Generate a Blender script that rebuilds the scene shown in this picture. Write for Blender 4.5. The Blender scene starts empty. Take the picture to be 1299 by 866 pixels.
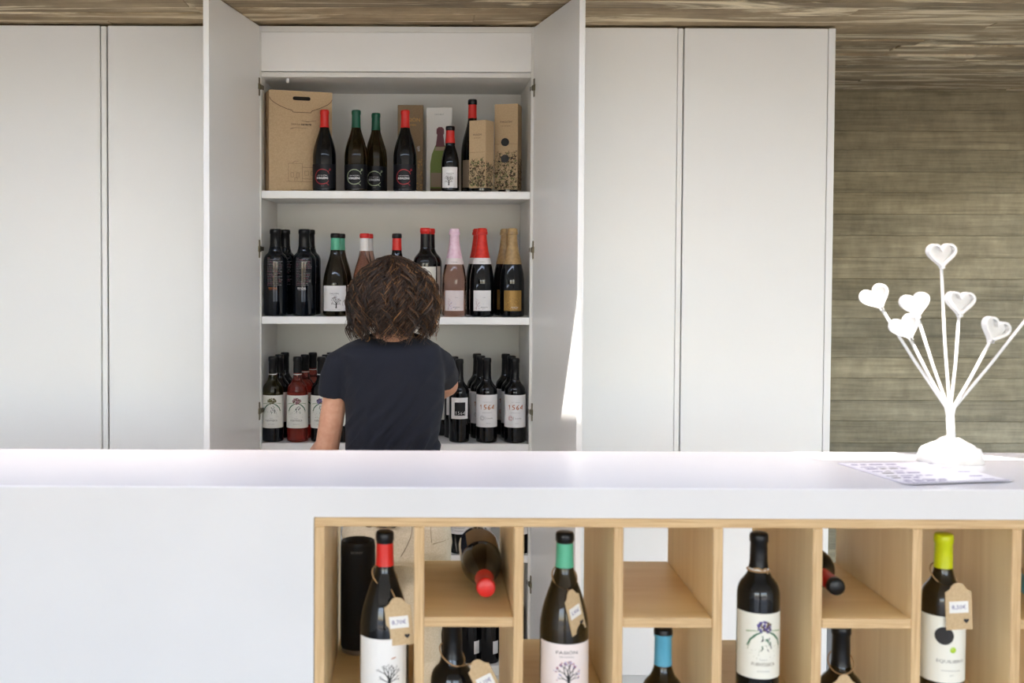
import bpy, bmesh, math, random
from mathutils import Vector, Matrix, noise
random.seed(7)
S = bpy.context.scene
C = S.collection

# ------------------------------------------------------------ camera
F, PX, PY = 1400.0, 540.0, 364.0          # focal length and principal point, on 1299 x 866
PITCH, ROLL, EYE = 0.03, 0.004, 1.53
cf = Vector((0, math.cos(PITCH), -math.sin(PITCH)))
r0 = Vector((1, 0, 0)); u0 = Vector((0, math.sin(PITCH), math.cos(PITCH)))
cr = r0*math.cos(ROLL) + u0*math.sin(ROLL)
cu = u0*math.cos(ROLL) - r0*math.sin(ROLL)
EYEP = Vector((0, 0, EYE))
cam_d = bpy.data.cameras.new('camera')
cam = bpy.data.objects.new('camera', cam_d); C.objects.link(cam)
m = Matrix((cr, cu, -cf)).transposed().to_4x4(); m.translation = EYEP
cam.matrix_world = m
cam_d.sensor_width = 36.0
cam_d.lens = F/1299*36
cam_d.shift_x = (649.5-PX)/1299
cam_d.shift_y = -(433-PY)/1299
cam_d.clip_start = 0.05
cam_d.dof.use_dof = True
cam_d.dof.focus_distance = 3.5
cam_d.dof.aperture_fstop = 4.5
S.camera = cam

def ray(px, py):
    return cf + cr*((px-PX)/F) + cu*((PY-py)/F)
def at(px, py, Y):
    d = ray(px, py); return EYEP + d*(Y/d.y)
def atz(px, py, z):
    d = ray(px, py); return EYEP + d*((z-EYE)/d.z)
def R(d): return math.radians(d)

# ------------------------------------------------------------ world, sun, exposure
SUNV = Vector((-0.22, -0.36, 0.90)).normalized()       # towards the sun: high, behind the camera and to its left
w = bpy.data.worlds.new('sky'); S.world = w; w.use_nodes = True
nt = w.node_tree; nt.nodes.clear()
sky = nt.nodes.new('ShaderNodeTexSky'); sky.sky_type = 'NISHITA'
sky.sun_disc = False; sky.sun_elevation = math.asin(SUNV.z)
sky.sun_rotation = math.atan2(SUNV.x, SUNV.y)
sky.air_density = 1.0; sky.dust_density = 2.5; sky.ozone_density = 2.5
bg = nt.nodes.new('ShaderNodeBackground'); bg.inputs[1].default_value = 0.85
wo = nt.nodes.new('ShaderNodeOutputWorld')
wb_ = nt.nodes.new('ShaderNodeMix'); wb_.data_type = 'RGBA'; wb_.blend_type = 'MULTIPLY'; wb_.inputs[0].default_value = 1
wb_.inputs[7].default_value = (1.07, .98, .885, 1)      # camera white balance, a little warmer than daylight
nt.links.new(sky.outputs[0], wb_.inputs[6]); nt.links.new(wb_.outputs[2], bg.inputs[0]); nt.links.new(bg.outputs[0], wo.inputs[0])
sd = bpy.data.lights.new('sun', 'SUN'); sd.energy = 7.5; sd.angle = R(0.53); sd.color = (1.0, 0.95, 0.87)
so = bpy.data.objects.new('sun', sd); C.objects.link(so)
so.rotation_euler = SUNV.to_track_quat('Z', 'Y').to_euler(); so.location = (-2, -4, 6)
S.view_settings.view_transform = 'Standard'; S.view_settings.look = 'None'
S.view_settings.gamma = 1.0; S.view_settings.use_curve_mapping = False
S.view_settings.exposure = 1.36
try:
    S.cycles.use_denoising = True
    S.cycles.max_bounces = 12; S.cycles.diffuse_bounces = 6; S.cycles.glossy_bounces = 5
    S.cycles.transmission_bounces = 8; S.cycles.transparent_max_bounces = 8
    S.cycles.caustics_reflective = False; S.cycles.sample_clamp_indirect = 6.0
except Exception: pass

# ------------------------------------------------------------ materials
def lin(c):
    return tuple((x/255/12.92 if x/255 <= .04045 else ((x/255+.055)/1.055)**2.4) for x in c) + (1,)
MATS = {}
def mat(name, rgb, rough=.5, metal=0, spec=.5, coat=0, trans=0, ior=1.45, sheen=0, emit=None):
    if name in MATS: return MATS[name]
    M = bpy.data.materials.new(name); M.use_nodes = True
    b = M.node_tree.nodes['Principled BSDF']
    b.inputs['Base Color'].default_value = lin(rgb)
    b.inputs['Roughness'].default_value = rough; b.inputs['Metallic'].default_value = metal
    b.inputs['Specular IOR Level'].default_value = spec
    b.inputs['Coat Weight'].default_value = coat
    b.inputs['Coat Roughness'].default_value = .04
    b.inputs['Transmission Weight'].default_value = trans; b.inputs['IOR'].default_value = ior
    b.inputs['Sheen Weight'].default_value = sheen
    MATS[name] = M; return M
def nodes(M):
    t = M.node_tree
    return t, t.nodes['Principled BSDF'], t.nodes.new, t.links.new
def noisy(name, rgb, rgb2, scale=(8, 8, 8), detail=6, rough=.6, bump=.0, lo=.35, hi=.65, spec=.5, coords='Object', dist=.002):
    M = mat(name, rgb, rough=rough, spec=spec)
    t, b, N, L = nodes(M)
    tc = N('ShaderNodeTexCoord'); mp = N('ShaderNodeMapping'); mp.inputs['Scale'].default_value = scale
    L(tc.outputs[coords], mp.inputs[0])
    n = N('ShaderNodeTexNoise'); n.inputs['Scale'].default_value = 1; n.inputs['Detail'].default_value = detail
    L(mp.outputs[0], n.inputs[0])
    rp = N('ShaderNodeValToRGB'); rp.color_ramp.elements[0].position = lo; rp.color_ramp.elements[1].position = hi
    rp.color_ramp.elements[0].color = lin(rgb); rp.color_ramp.elements[1].color = lin(rgb2)
    L(n.outputs['Fac'], rp.inputs[0]); L(rp.outputs[0], b.inputs['Base Color'])
    if bump:
        bp = N('ShaderNodeBump'); bp.inputs['Strength'].default_value = bump; bp.inputs['Distance'].default_value = dist
        L(n.outputs['Fac'], bp.inputs['Height']); L(bp.outputs[0], b.inputs['Normal'])
    return M

M_white = noisy('white_lacquer', (242, 242, 240), (243, 243, 241), (3, 3, 3), rough=.32, spec=.45)
M_inner = mat('white_melamine', (228, 227, 222), rough=.45)
M_top = noisy('solid_surface', (211, 211, 215), (214, 214, 218), (4, 4, 4), rough=.22, spec=.5)
M_plaster = noisy('plaster_white', (224, 224, 222), (212, 212, 210), (40, 40, 40), rough=.8, bump=.3)
M_paintw = mat('white_paint', (226, 226, 226), rough=.5)
M_floor = noisy('polished_concrete', (164, 161, 155), (154, 151, 146), (2, 2, 2), rough=.4)
M_wallp = mat('wall_paint', (236, 234, 228), rough=.8)
M_outside = noisy('pale_paving', (128, 124, 116), (140, 135, 126), (1.5, 1.5, 1.5), rough=.9)
M_steel = mat('nickel', (176, 170, 156), rough=.3, metal=1)
M_brass = mat('hinge_plate', (120, 112, 92), rough=.35, metal=1)

def concrete(name, base, pale, dark, pale_amt, gr=(.62, 1.25), vr=(.9, 1.1)):
    """Board-marked concrete: grain along X, one tone per board, worn pale scuffs and dark blotches."""
    M = mat(name, base, rough=.75, spec=.3)
    t, b, N, L = nodes(M)
    tc = N('ShaderNodeTexCoord'); oi = N('ShaderNodeObjectInfo')
    geo = N('ShaderNodeNewGeometry')
    addv = N('ShaderNodeVectorMath'); addv.operation = 'MULTIPLY_ADD'
    cmb = N('ShaderNodeCombineXYZ'); L(oi.outputs['Random'], cmb.inputs[0]); L(oi.outputs['Random'], cmb.inputs[1]); L(oi.outputs['Random'], cmb.inputs[2])
    L(cmb.outputs[0], addv.inputs[0]); addv.inputs[1].default_value = (9, 7, 5); L(geo.outputs['Position'], addv.inputs[2])
    def nz(scale, vec, detail=6, rough=.6, dis=0):
        mp = N('ShaderNodeMapping'); mp.inputs['Scale'].default_value = scale; L(vec, mp.inputs[0])
        n = N('ShaderNodeTexNoise'); n.inputs['Scale'].default_value = 1; n.inputs['Detail'].default_value = detail
        n.inputs['Roughness'].default_value = rough; n.inputs['Distortion'].default_value = dis
        L(mp.outputs[0], n.inputs[0]); return n.outputs['Fac']
    grain = nz((2.2, 46, 60), addv.outputs[0], 8, .7, .5)
    blot = nz((1.3, 4.2, 4.2), geo.outputs['Position'], 5, .6)
    vert = nz((14, 9, 7), addv.outputs[0], 5, .65)
    scuf = nz((1.3, 7, 7), addv.outputs[0], 8, .65, 1.2)
    def ramp(f, p0, p1, c0, c1):
        r = N('ShaderNodeValToRGB'); e = r.color_ramp.elements
        e[0].position = p0; e[1].position = p1; e[0].color = c0; e[1].color = c1; L(f, r.inputs[0]); return r.outputs[0]
    def mix(a, c, fac, mode='MIX'):
        x = N('ShaderNodeMix'); x.data_type = 'RGBA'; x.blend_type = mode
        if isinstance(fac, float): x.inputs[0].default_value = fac
        else: L(fac, x.inputs[0])
        L(a, x.inputs[6]); L(c, x.inputs[7]); return x.outputs[2]
    W = (1, 1, 1, 1); K = (0, 0, 0, 1)
    col = ramp(blot, .3, .7, lin(dark), lin(base))
    gcol = ramp(grain, .3, .72, (gr[0],)*3+(1,), (gr[1],)*3+(1,))
    col = mix(col, gcol, 1.0, 'MULTIPLY')
    vcol = ramp(vert, .3, .75, (vr[0],)*3+(1,), (vr[1],)*3+(1,))
    col = mix(col, vcol, 1.0, 'MULTIPLY')
    bcol = ramp(oi.outputs['Random'], 0, 1, (.78, .79, .80, 1), (1.18, 1.16, 1.12, 1))
    col = mix(col, bcol, 1.0, 'MULTIPLY')
    p = N('ShaderNodeRGB'); p.outputs[0].default_value = lin(pale)
    sf = ramp(scuf, .74-pale_amt*.42, .84-pale_amt*.42, K, (.85, .85, .85, 1))
    col = mix(col, p.outputs[0], sf)
    L(col, b.inputs['Base Color'])
    bp = N('ShaderNodeBump'); bp.inputs['Strength'].default_value = .5; bp.inputs['Distance'].default_value = .003
    L(grain, bp.inputs['Height']); L(bp.outputs[0], b.inputs['Normal'])
    return M
M_conc = concrete('board_marked_concrete_wall', (178, 164, 134), (200, 190, 160), (134, 122, 96), .05, (.66, 1.24), (.8, 1.2))
M_ceil = concrete('board_marked_concrete_ceiling', (190, 170, 138), (238, 222, 188), (128, 110, 86), .58, (.72, 1.2), (.86, 1.12))

def plywood(name, c1, c2, scale):
    M = mat(name, c1, rough=.45, spec=.4)
    t, b, N, L = nodes(M)
    geo = N('ShaderNodeNewGeometry'); mp = N('ShaderNodeMapping'); mp.inputs['Scale'].default_value = scale
    L(geo.outputs['Position'], mp.inputs[0])
    n = N('ShaderNodeTexNoise'); n.inputs['Scale'].default_value = 1; n.inputs['Detail'].default_value = 7; n.inputs['Distortion'].default_value = .8
    L(mp.outputs[0], n.inputs[0])
    r = N('ShaderNodeValToRGB'); r.color_ramp.elements[0].position = .3; r.color_ramp.elements[1].position = .7
    r.color_ramp.elements[0].color = lin(c1); r.color_ramp.elements[1].color = lin(c2)
    L(n.outputs['Fac'], r.inputs[0]); L(r.outputs[0], b.inputs['Base Color'])
    return M
M_plyv = plywood('birch_plywood_upright', (226, 198, 150), (238, 214, 170), (26, 26, 2))
M_plyh = plywood('birch_plywood_level', (226, 194, 138), (238, 210, 158), (3, 26, 26))
M_edgev = plywood('plywood_edge_upright', (184, 150, 108), (214, 184, 142), (300, 20, 9))
M_edgeh = plywood('plywood_edge_level', (184, 150, 108), (214, 184, 142), (9, 20, 300))

M_black = mat('black_glass', (5, 6, 9), rough=.04, spec=.5)
M_blue = mat('blue_black_glass', (9, 14, 22), rough=.05, spec=.5)
M_olive = mat('olive_glass', (98, 88, 30), rough=.03, trans=.92, ior=1.42)
M_brownglass = mat('brown_green_glass', (58, 46, 20), rough=.03, trans=.8, ior=1.42)
M_rose = mat('rose_glass', (244, 196, 176), rough=.02, trans=.95, ior=1.38)
M_roserd = mat('deep_rose_glass', (214, 98, 84), rough=.02, trans=.9, ior=1.38)
M_clear = mat('clear_glass', (235, 225, 220), rough=.02, trans=.97, ior=1.3)
M_capk = mat('capsule_black', (11, 11, 14), rough=.32, spec=.4)
M_capr = mat('capsule_red', (206, 40, 34), rough=.33)
M_capw = mat('capsule_white', (226, 224, 222), rough=.4)
M_capg = mat('capsule_dark_green', (22, 84, 62), rough=.33)
M_capt = mat('capsule_mint', (86, 172, 140), rough=.38)
M_capl = mat('capsule_lime', (190, 198, 12), rough=.35)
M_capb = mat('capsule_blue', (86, 160, 190), rough=.38)
M_foilp = noisy('foil_pink', (226, 190, 208), (236, 208, 222), (90, 90, 90), rough=.4, bump=.4)
M_foilr = noisy('foil_red', (205, 36, 24), (222, 52, 36), (90, 90, 90), rough=.38, bump=.4)
M_foilg = noisy('foil_gold', (156, 128, 84), (182, 152, 104), (90, 90, 90), rough=.35, bump=.4)
M_lab = mat('label_paper', (228, 226, 226), rough=.6)
M_labc = mat('label_cream', (226, 224, 215), rough=.6)
M_labk = mat('label_black', (14, 14, 20), rough=.4, spec=.3)
M_labg = mat('label_gold', (150, 116, 58), rough=.4, metal=.3)
M_labp = mat('label_pinkish', (227, 215, 214), rough=.6)
M_labgr = mat('label_taupe', (150, 132, 112), rough=.7)
M_ink = mat('ink_black', (38, 36, 38), rough=.7)
M_inkg = mat('ink_grey', (120, 118, 118), rough=.7)
M_inkw = mat('ink_white', (220, 220, 222), rough=.6)
M_inkr = mat('ink_red', (170, 44, 52), rough=.6)
M_inko = mat('ink_orange', (176, 104, 50), rough=.6)
M_inkbr = mat('ink_brown', (92, 74, 52), rough=.7)
M_inkgr = mat('ink_green', (64, 108, 80), rough=.6)
M_inkol = mat('ink_olive', (112, 116, 72), rough=.6)
M_inkli = mat('ink_lime', (166, 196, 48), rough=.6)
M_inkpu = mat('ink_purple', (84, 74, 136), rough=.6)
M_inkpl = mat('ink_pale_lavender', (186, 182, 214), rough=.6)
M_inkma = mat('ink_mauve', (150, 104, 116), rough=.6)
M_inkpk = mat('ink_pink', (206, 168, 184), rough=.6)
M_inkgo = mat('ink_gold', (212, 160, 74), rough=.4)
M_inksa = mat('ink_sage', (158, 172, 140), rough=.6)
M_kraft = noisy('kraft_board', (186, 160, 124), (196, 170, 134), (200, 200, 200), rough=.75)
M_kraftd = noisy('kraft_board_brown', (126, 102, 72), (134, 110, 80), (200, 200, 200), rough=.6)
M_twine = mat('twine', (176, 140, 98), rough=.9)
M_boxw = mat('white_card', (210, 208, 202), rough=.5)
M_maroon = mat('print_maroon', (96, 40, 50), rough=.5)
M_grass = mat('print_green', (104, 122, 44), rough=.5)
M_spk = noisy('speaker_mesh', (13, 14, 18), (24, 25, 30), (700, 700, 700), rough=.7, bump=.5)
M_spkr = mat('speaker_rubber', (22, 23, 28), rough=.5)
M_spks = mat('speaker_foot', (140, 130, 120), rough=.4)

# ------------------------------------------------------------ builders
def link(name, me, parent=None, loc=None, mats=()):
    o = bpy.data.objects.new(name, me); C.objects.link(o)
    if parent: o.parent = parent
    if loc is not None: o.location = loc
    return o
def tag(o, label=None, cat=None, group=None, kind=None):
    if label: o['label'] = label
    if cat: o['category'] = cat
    if group: o['group'] = group
    if kind: o['kind'] = kind
    return o
def thing(name, label, cat, loc=(0, 0, 0), rz=0, group=None):
    o = bpy.data.objects.new(name, None); C.objects.link(o)
    o.empty_display_size = .05
    o.location = loc; o.rotation_euler = (0, 0, rz)
    return tag(o, label, cat, group)
def mesh(name, vs, fs, mats, mi=None, smooth=False):
    me = bpy.data.meshes.new(name); me.from_pydata([tuple(v) for v in vs], [], fs)
    for x in (mats if isinstance(mats, (list, tuple)) else [mats]): me.materials.append(x)
    if mi: me.polygons.foreach_set('material_index', mi)
    if smooth: me.polygons.foreach_set('use_smooth', [True]*len(me.polygons))
    me.validate(); me.update(); return me
def box_me(name, lo, hi, m_, bev=0, seg=2):
    bm = bmesh.new()
    bmesh.ops.create_cube(bm, size=1)
    lo, hi = Vector(lo), Vector(hi)
    for v in bm.verts: v.co = Vector([lo[i] + (v.co[i]+.5)*(hi[i]-lo[i]) for i in range(3)])
    if bev: bmesh.ops.bevel(bm, geom=bm.edges[:], offset=bev, segments=seg, affect='EDGES', profile=.5)
    me = bpy.data.meshes.new(name); bm.to_mesh(me); bm.free()
    for x in (m_ if isinstance(m_, (list, tuple)) else [m_]): me.materials.append(x)
    return me
def box(name, lo, hi, m_, parent=None, bev=0, seg=2, kind=None):
    o = link(name, box_me(name, lo, hi, m_, bev, seg), parent)
    if kind: o['kind'] = kind
    return o
def ply(name, lo, hi, face, edge, parent):
    """A plywood board: laminated edge on the faces that point along Y."""
    me = box_me(name, lo, hi, [face, edge], .0012, 1)
    for p in me.polygons:
        if abs(p.normal.y) > .7: p.material_index = 1
    return link(name, me, parent)
def catmull(pts, n=4):
    out = []
    for i in range(len(pts)-1):
        p0 = pts[max(i-1, 0)]; p1 = pts[i]; p2 = pts[i+1]; p3 = pts[min(i+2, len(pts)-1)]
        for k in range(n):
            t = k/n
            out.append(tuple(.5*(2*p1[j] + (p2[j]-p0[j])*t + (2*p0[j]-5*p1[j]+4*p2[j]-p3[j])*t*t + (3*p1[j]-p0[j]-3*p2[j]+p3[j])*t**3) for j in range(len(p1))))
    out.append(tuple(pts[-1])); return out
def lathe_me(name, prof, m_, n=28, a0=0, a1=2*math.pi, smooth=True, axis_off=0):
    closed = abs(a1-a0-2*math.pi) < 1e-6
    cols = n if closed else n+1
    vs, fs = [], []
    for r, z in prof:
        for k in range(cols):
            a = a0 + (a1-a0)*k/n
            vs.append((r*math.sin(a), -r*math.cos(a), z))
    for i in range(len(prof)-1):
        for k in range(n):
            k2 = (k+1) % cols
            fs.append((i*cols+k, i*cols+k2, (i+1)*cols+k2, (i+1)*cols+k))
    bm = bmesh.new()
    me0 = mesh(name, vs, fs, m_); bm.from_mesh(me0); 
    bmesh.ops.remove_doubles(bm, verts=bm.verts, dist=1e-6)
    bm.to_mesh(me0); bm.free()
    if smooth:
        me0.polygons.foreach_set('use_smooth', [True]*len(me0.polygons))
        try: me0.set_sharp_from_angle(angle=R(50))
        except Exception: pass
    return me0
def tube_geo(pts, rad, n=6, cap=True, base=0):
    """Tube through pts; rad a number or one per point. Returns verts, faces."""
    pts = [Vector(p) for p in pts]; vs, fs = [], []
    up = Vector((0, 0, 1)); prev = None
    for i, p in enumerate(pts):
        d = (pts[min(i+1, len(pts)-1)] - pts[max(i-1, 0)]).normalized()
        if prev is None:
            a = d.cross(up)
            if a.length < .05: a = d.cross(Vector((1, 0, 0)))
            a.normalize()
        else:
            a = (prev - d*prev.dot(d)).normalized()
        prev = a; b = d.cross(a)
        r = rad[i] if isinstance(rad, (list, tuple)) else rad
        for k in range(n):
            t = 2*math.pi*k/n
            vs.append(p + (a*math.cos(t) + b*math.sin(t))*r)
    for i in range(len(pts)-1):
        for k in range(n):
            fs.append((base+i*n+k, base+i*n+(k+1) % n, base+(i+1)*n+(k+1) % n, base+(i+1)*n+k))
    if cap:
        fs.append(tuple(base+k for k in range(n))[::-1]); fs.append(tuple(base+(len(pts)-1)*n+k for k in range(n)))
    return vs, fs
def tube(name, pts, rad, m_, parent=None, n=8):
    vs, fs = tube_geo(pts, rad, n)
    return link(name, mesh(name, vs, fs, m_, smooth=True), parent)
def prism_me(name, pts, d0, d1, m_, smooth=False):
    """Outline pts (x,z) extruded from y=d0 to y=d1, as a closed solid."""
    n = len(pts)
    vs = [(x, d0, z) for x, z in pts] + [(x, d1, z) for x, z in pts]
    fs = [tuple(range(n)), tuple(range(2*n-1, n-1, -1))]
    fs += [(i, i+n, (i+1) % n+n, (i+1) % n) for i in range(n)]
    me = mesh(name, vs, fs, m_)
    bm = bmesh.new(); bm.from_mesh(me); bmesh.ops.recalc_face_normals(bm, faces=bm.faces); bm.to_mesh(me); bm.free()
    return me

# flat print on labels and boxes: polygons in (u, v), later laid on the surface
_tcache = {}
def text_tris(s, bold=0.0):
    key = (s, bold)
    if key in _tcache: return _tcache[key]
    cu_ = bpy.data.curves.new('lettering', 'FONT'); cu_.body = s; cu_.size = 1; cu_.resolution_u = 2
    cu_.offset = bold; cu_.fill_mode = 'FRONT'
    ob = bpy.data.objects.new('lettering', cu_); C.objects.link(ob)
    dg = bpy.context.evaluated_depsgraph_get()
    me = bpy.data.meshes.new_from_object(ob.evaluated_get(dg))
    v = [(x.co.x, x.co.y) for x in me.vertices]; f = [tuple(p.vertices) for p in me.polygons]
    bpy.data.objects.remove(ob); bpy.data.curves.remove(cu_); bpy.data.meshes.remove(me)
    x0 = min(p[0] for p in v); x1 = max(p[0] for p in v); y0 = min(p[1] for p in v); y1 = max(p[1] for p in v)
    _tcache[key] = (v, f, x0, x1, y0, y1); return _tcache[key]
class Art:
    def __init__(self): self.v = []; self.f = []; self.m = []; self.mats = []
    def _m(self, m_):
        if m_ not in self.mats: self.mats.append(m_)
        return self.mats.index(m_)
    def poly(self, pts, m_):
        x0 = min(p[0] for p in pts); x1 = max(p[0] for p in pts)
        if x1-x0 > .0055 and len(pts) != 16:        # wide shapes are sliced so that they follow a curved label
            n = int((x1-x0)/.0045)+1
            for k in range(n):
                q = list(pts)
                for lim, sg in ((x0+(x1-x0)*k/n, 1), (x0+(x1-x0)*(k+1)/n, -1)):
                    o = []
                    for a, c in zip(q, q[1:]+q[:1]):
                        da, dc = (a[0]-lim)*sg, (c[0]-lim)*sg
                        if da >= 0: o.append(a)
                        if da*dc < 0: t = da/(da-dc); o.append((a[0]+(c[0]-a[0])*t, a[1]+(c[1]-a[1])*t))
                    q = o
                if len(q) > 2: self._add(q, m_)
            return
        self._add(pts, m_)
    def _add(self, pts, m_):
        b = len(self.v); self.v += [tuple(p) for p in pts]; self.f.append(tuple(range(b, b+len(pts)))); self.m.append(self._m(m_))
    def text(self, s, x, y, w, h, m_, bold=0.0, rot=0):
        """Lettering fitted to a width w and a capital height h, centred on x, y."""
        v, f, x0, x1, y0, y1 = text_tris(s, bold); b = len(self.v)
        sx = w/(x1-x0); sy = h/(y1-y0); c, s_ = math.cos(rot), math.sin(rot)
        for p in v:
            a, d = (p[0]-(x0+x1)/2)*sx, (p[1]-(y0+y1)/2)*sy
            self.v.append((x+a*c-d*s_, y+a*s_+d*c))
        for q in f: self.f.append(tuple(b+i for i in q)); self.m.append(self._m(m_))
    def line(self, pts, wd, m_):
        for i in range(len(pts)-1):
            (x0, y0), (x1, y1) = pts[i], pts[i+1]
            w0 = wd if not isinstance(wd, (list, tuple)) else wd[i]; w1 = wd if not isinstance(wd, (list, tuple)) else wd[i+1]
            d = math.hypot(x1-x0, y1-y0) or 1; nx, ny = -(y1-y0)/d/2, (x1-x0)/d/2
            self.poly([(x0+nx*w0, y0+ny*w0), (x0-nx*w0, y0-ny*w0), (x1-nx*w1, y1-ny*w1), (x1+nx*w1, y1+ny*w1)], m_)
    def disc(self, x, y, r, m_, n=8, sy=1):
        self.poly([(x+r*math.cos(2*math.pi*k/n), y+r*sy*math.sin(2*math.pi*k/n)) for k in range(n)], m_)
    def ring(self, x, y, r, wd, m_, a0=0, a1=360, n=28):
        self.line([(x+r*math.cos(R(a0+(a1-a0)*k/n)), y+r*math.sin(R(a0+(a1-a0)*k/n))) for k in range(n+1)], wd, m_)
    def heart(self, x, y, s, m_, rot=0):
        p = heart_pts(16)
        c, s_ = math.cos(rot), math.sin(rot)
        self.poly([(x+(a*c-b*s_)*s, y+(a*s_+b*c)*s) for a, b in p], m_)
    def tree(self, x, y, h, m_, dots=(), seed=1, spread=1.0):
        rnd = random.Random(seed)
        self.line([(x, y), (x+h*.02, y+h*.25), (x-h*.01, y+h*.45)], [h*.15, h*.10, h*.08], m_)
        def br(px, py, a, l, wd, dep):
            qx, qy = px+l*math.cos(a), py+l*math.sin(a)
            self.line([(px, py), (qx, qy)], [wd, wd*.6], m_)
            if dep:
                for s in (-1, 1): br(qx, qy, a+s*rnd.uniform(.15, .55)*spread, l*rnd.uniform(.6, .8), wd*.6, dep-1)
            elif dots:
                for _ in range(2): self.disc(qx+rnd.uniform(-.04, .04)*h, qy+rnd.uniform(-.04, .04)*h, h*rnd.uniform(.015, .03), rnd.choice(dots), 5)
        for a in (52, 74, 97, 124): br(x, y+h*(.30+.16*rnd.random()), R(a), h*.24, h*.06, 3)
        for a in (28, 150): br(x, y+h*.30, R(a), h*.20, h*.045, 2)
    def build(self, name, fn, parent):
        me = mesh(name, [fn(u, v) for u, v in self.v], self.f, self.mats, self.m)
        return link(name, me, parent)
    def me(self, name, fn):
        return mesh(name, [fn(u, v) for u, v in self.v], self.f, self.mats, self.m)
def heart_pts(n=32):
    out = []
    for k in range(n):
        t = 2*math.pi*k/n
        out.append((16*math.sin(t)**3/32, (13*math.cos(t)-5*math.cos(2*t)-2*math.cos(3*t)-math.cos(4*t)+2.5)/32))
    return out
# ------------------------------------------------------------ the room
YC = 3.81                                   # front plane of the cupboards
YW = 5.25                                   # concrete wall behind
CEIL = at(1150, 113, YW).z
CT = at(500, 33.5, YC).z                    # top of the cupboards
XL, XR, YF = -3.2, 3.7, -3.2                # side walls, window front behind the camera
st = lambda o: tag(o, kind='structure')
st(box('floor', (XL-.2, YF-.2, -.1), (XR+.2, YW+.2, 0), M_floor))
st(box('ground', (-14, -16, -.14), (14, YF-.2, -.04), M_outside))
st(box('sky_shield_wall', (-14, -9.2, 0), (14, -9, 1.0), M_wallp))  # unseen low wall, added outside to cut sky light near the horizon
def wall_left():  # holds an unseen opening, added to brighten the doors
    me = bpy.data.meshes.new('wall_left'); bm = bmesh.new()
    for lo, hi in (((XL-.2, YF, 0), (XL, 1.8, CEIL)), ((XL-.2, 2.2, 0), (XL, YW, CEIL)), ((XL-.2, 1.8, 2.2), (XL, 2.2, CEIL)), ((XL-.2, 1.8, 0), (XL, 2.2, 1.2))):
        b = box_me('t', lo, hi, M_wallp); bm.from_mesh(b); bpy.data.meshes.remove(b)
    bm.to_mesh(me); bm.free(); me.materials.append(M_wallp); return link('wall_left', me)
st(wall_left())
# right wall with a tall unseen opening, added to brighten back wall and doors
def wall_right():
    me = bpy.data.meshes.new('wall_right'); bm = bmesh.new()
    for lo, hi in (((XR, 4.9, 0), (XR+.2, YW, CEIL)), ((XR, YF, 0), (XR+.2, 3.0, CEIL)), ((XR, 3.0, 2.22), (XR+.2, 4.9, CEIL)), ((XR, 3.0, 0), (XR+.2, 4.9, .05))):
        b = box_me('t', lo, hi, M_wallp); bm.from_mesh(b); bpy.data.meshes.remove(b)
    bm.to_mesh(me); bm.free(); me.materials.append(M_wallp); return link('wall_right', me)
st(wall_right())
# glazed front behind the camera: posts, head and sill of an open shopfront
M_frame = mat('window_frame_grey', (70, 72, 76), rough=.4)
def wall_front():
    me = bpy.data.meshes.new('wall_front'); bm = bmesh.new()
    for lo, hi in (((XL, YF-.2, 2.26), (XR, YF, CEIL)), ((XL, YF-.2, 0), (XR, YF, .05)), ((-.5, YF-.2, .05), (.35, YF, 2.26))):
        b = box_me('t', lo, hi, M_wallp); bm.from_mesh(b); bpy.data.meshes.remove(b)
    bm.to_mesh(me); bm.free(); me.materials.append(M_wallp); return link('wall_front', me)
st(wall_front())
for n_, xa_, xb_ in (('window_1', XL, -.5), ('window_2', .35, XR)):
    w1 = st(box(n_, (xa_, YF-.12, .05), (xb_, YF-.04, .1), M_frame))
    box('window_frame', (xa_, YF-.12, 2.21), (xb_, YF-.04, 2.26), M_frame, w1)
    for x in (xa_+.025, (xa_+xb_)/2, xb_-.025): box('window_frame', (x-.025, YF-.12, .1), (x+.025, YF-.04, 2.21), M_frame, w1)
# back wall: slab, then the prints of the formwork boards as shallow courses
wb = st(box('wall_back', (XL-.2, YW, 0), (XR+.2, YW+.2, CEIL), M_conc))
rnd = random.Random(3)
z = CEIL - .012; i = 0
while z > .02:
    h = rnd.uniform(.082, .108); z0 = max(0, z-h)
    x = .9; cuts = [x]
    while x < XR-.8: x += rnd.uniform(2.0, 3.2); cuts.append(min(x, XR))
    if cuts[-1] < XR: cuts.append(XR)
    for a, b in zip(cuts, cuts[1:]):
        if b-a < .05: continue
        d = rnd.uniform(.004, .007)
        box('board_course', (a+.0004, YW-d, z0+.0009), (b-.0004, YW+.01, z-.0009), M_conc, wb, .0012, 1)
    z = z0; i += 1
# ceiling: slab with unseen openings added and shaped for the sun patches, board prints on its underside
def sunup(p):                               # where the sun ray through p meets the ceiling
    t = (CEIL - p.z)/SUNV.z; return (p.x + SUNV.x*t, p.y + SUNV.y*t)
YB, YT = 1.93, 2.297                        # front and back of the counter
ZT = at(540, 618, YB).z                     # counter top
def on_top(px, py): return atz(px, py, ZT)
def heartplane(px, py): return at(px, py, 2.195)
holeA = [sunup(on_top(1042, 583)), sunup(on_top(1310, 583.5)), sunup(heartplane(1250, 478)), sunup(heartplane(1183, 372)), sunup(heartplane(1090, 352)), sunup(on_top(990, 571.5))]  # added opening, outline projected up from the sunlit counter strip and hearts
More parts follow.
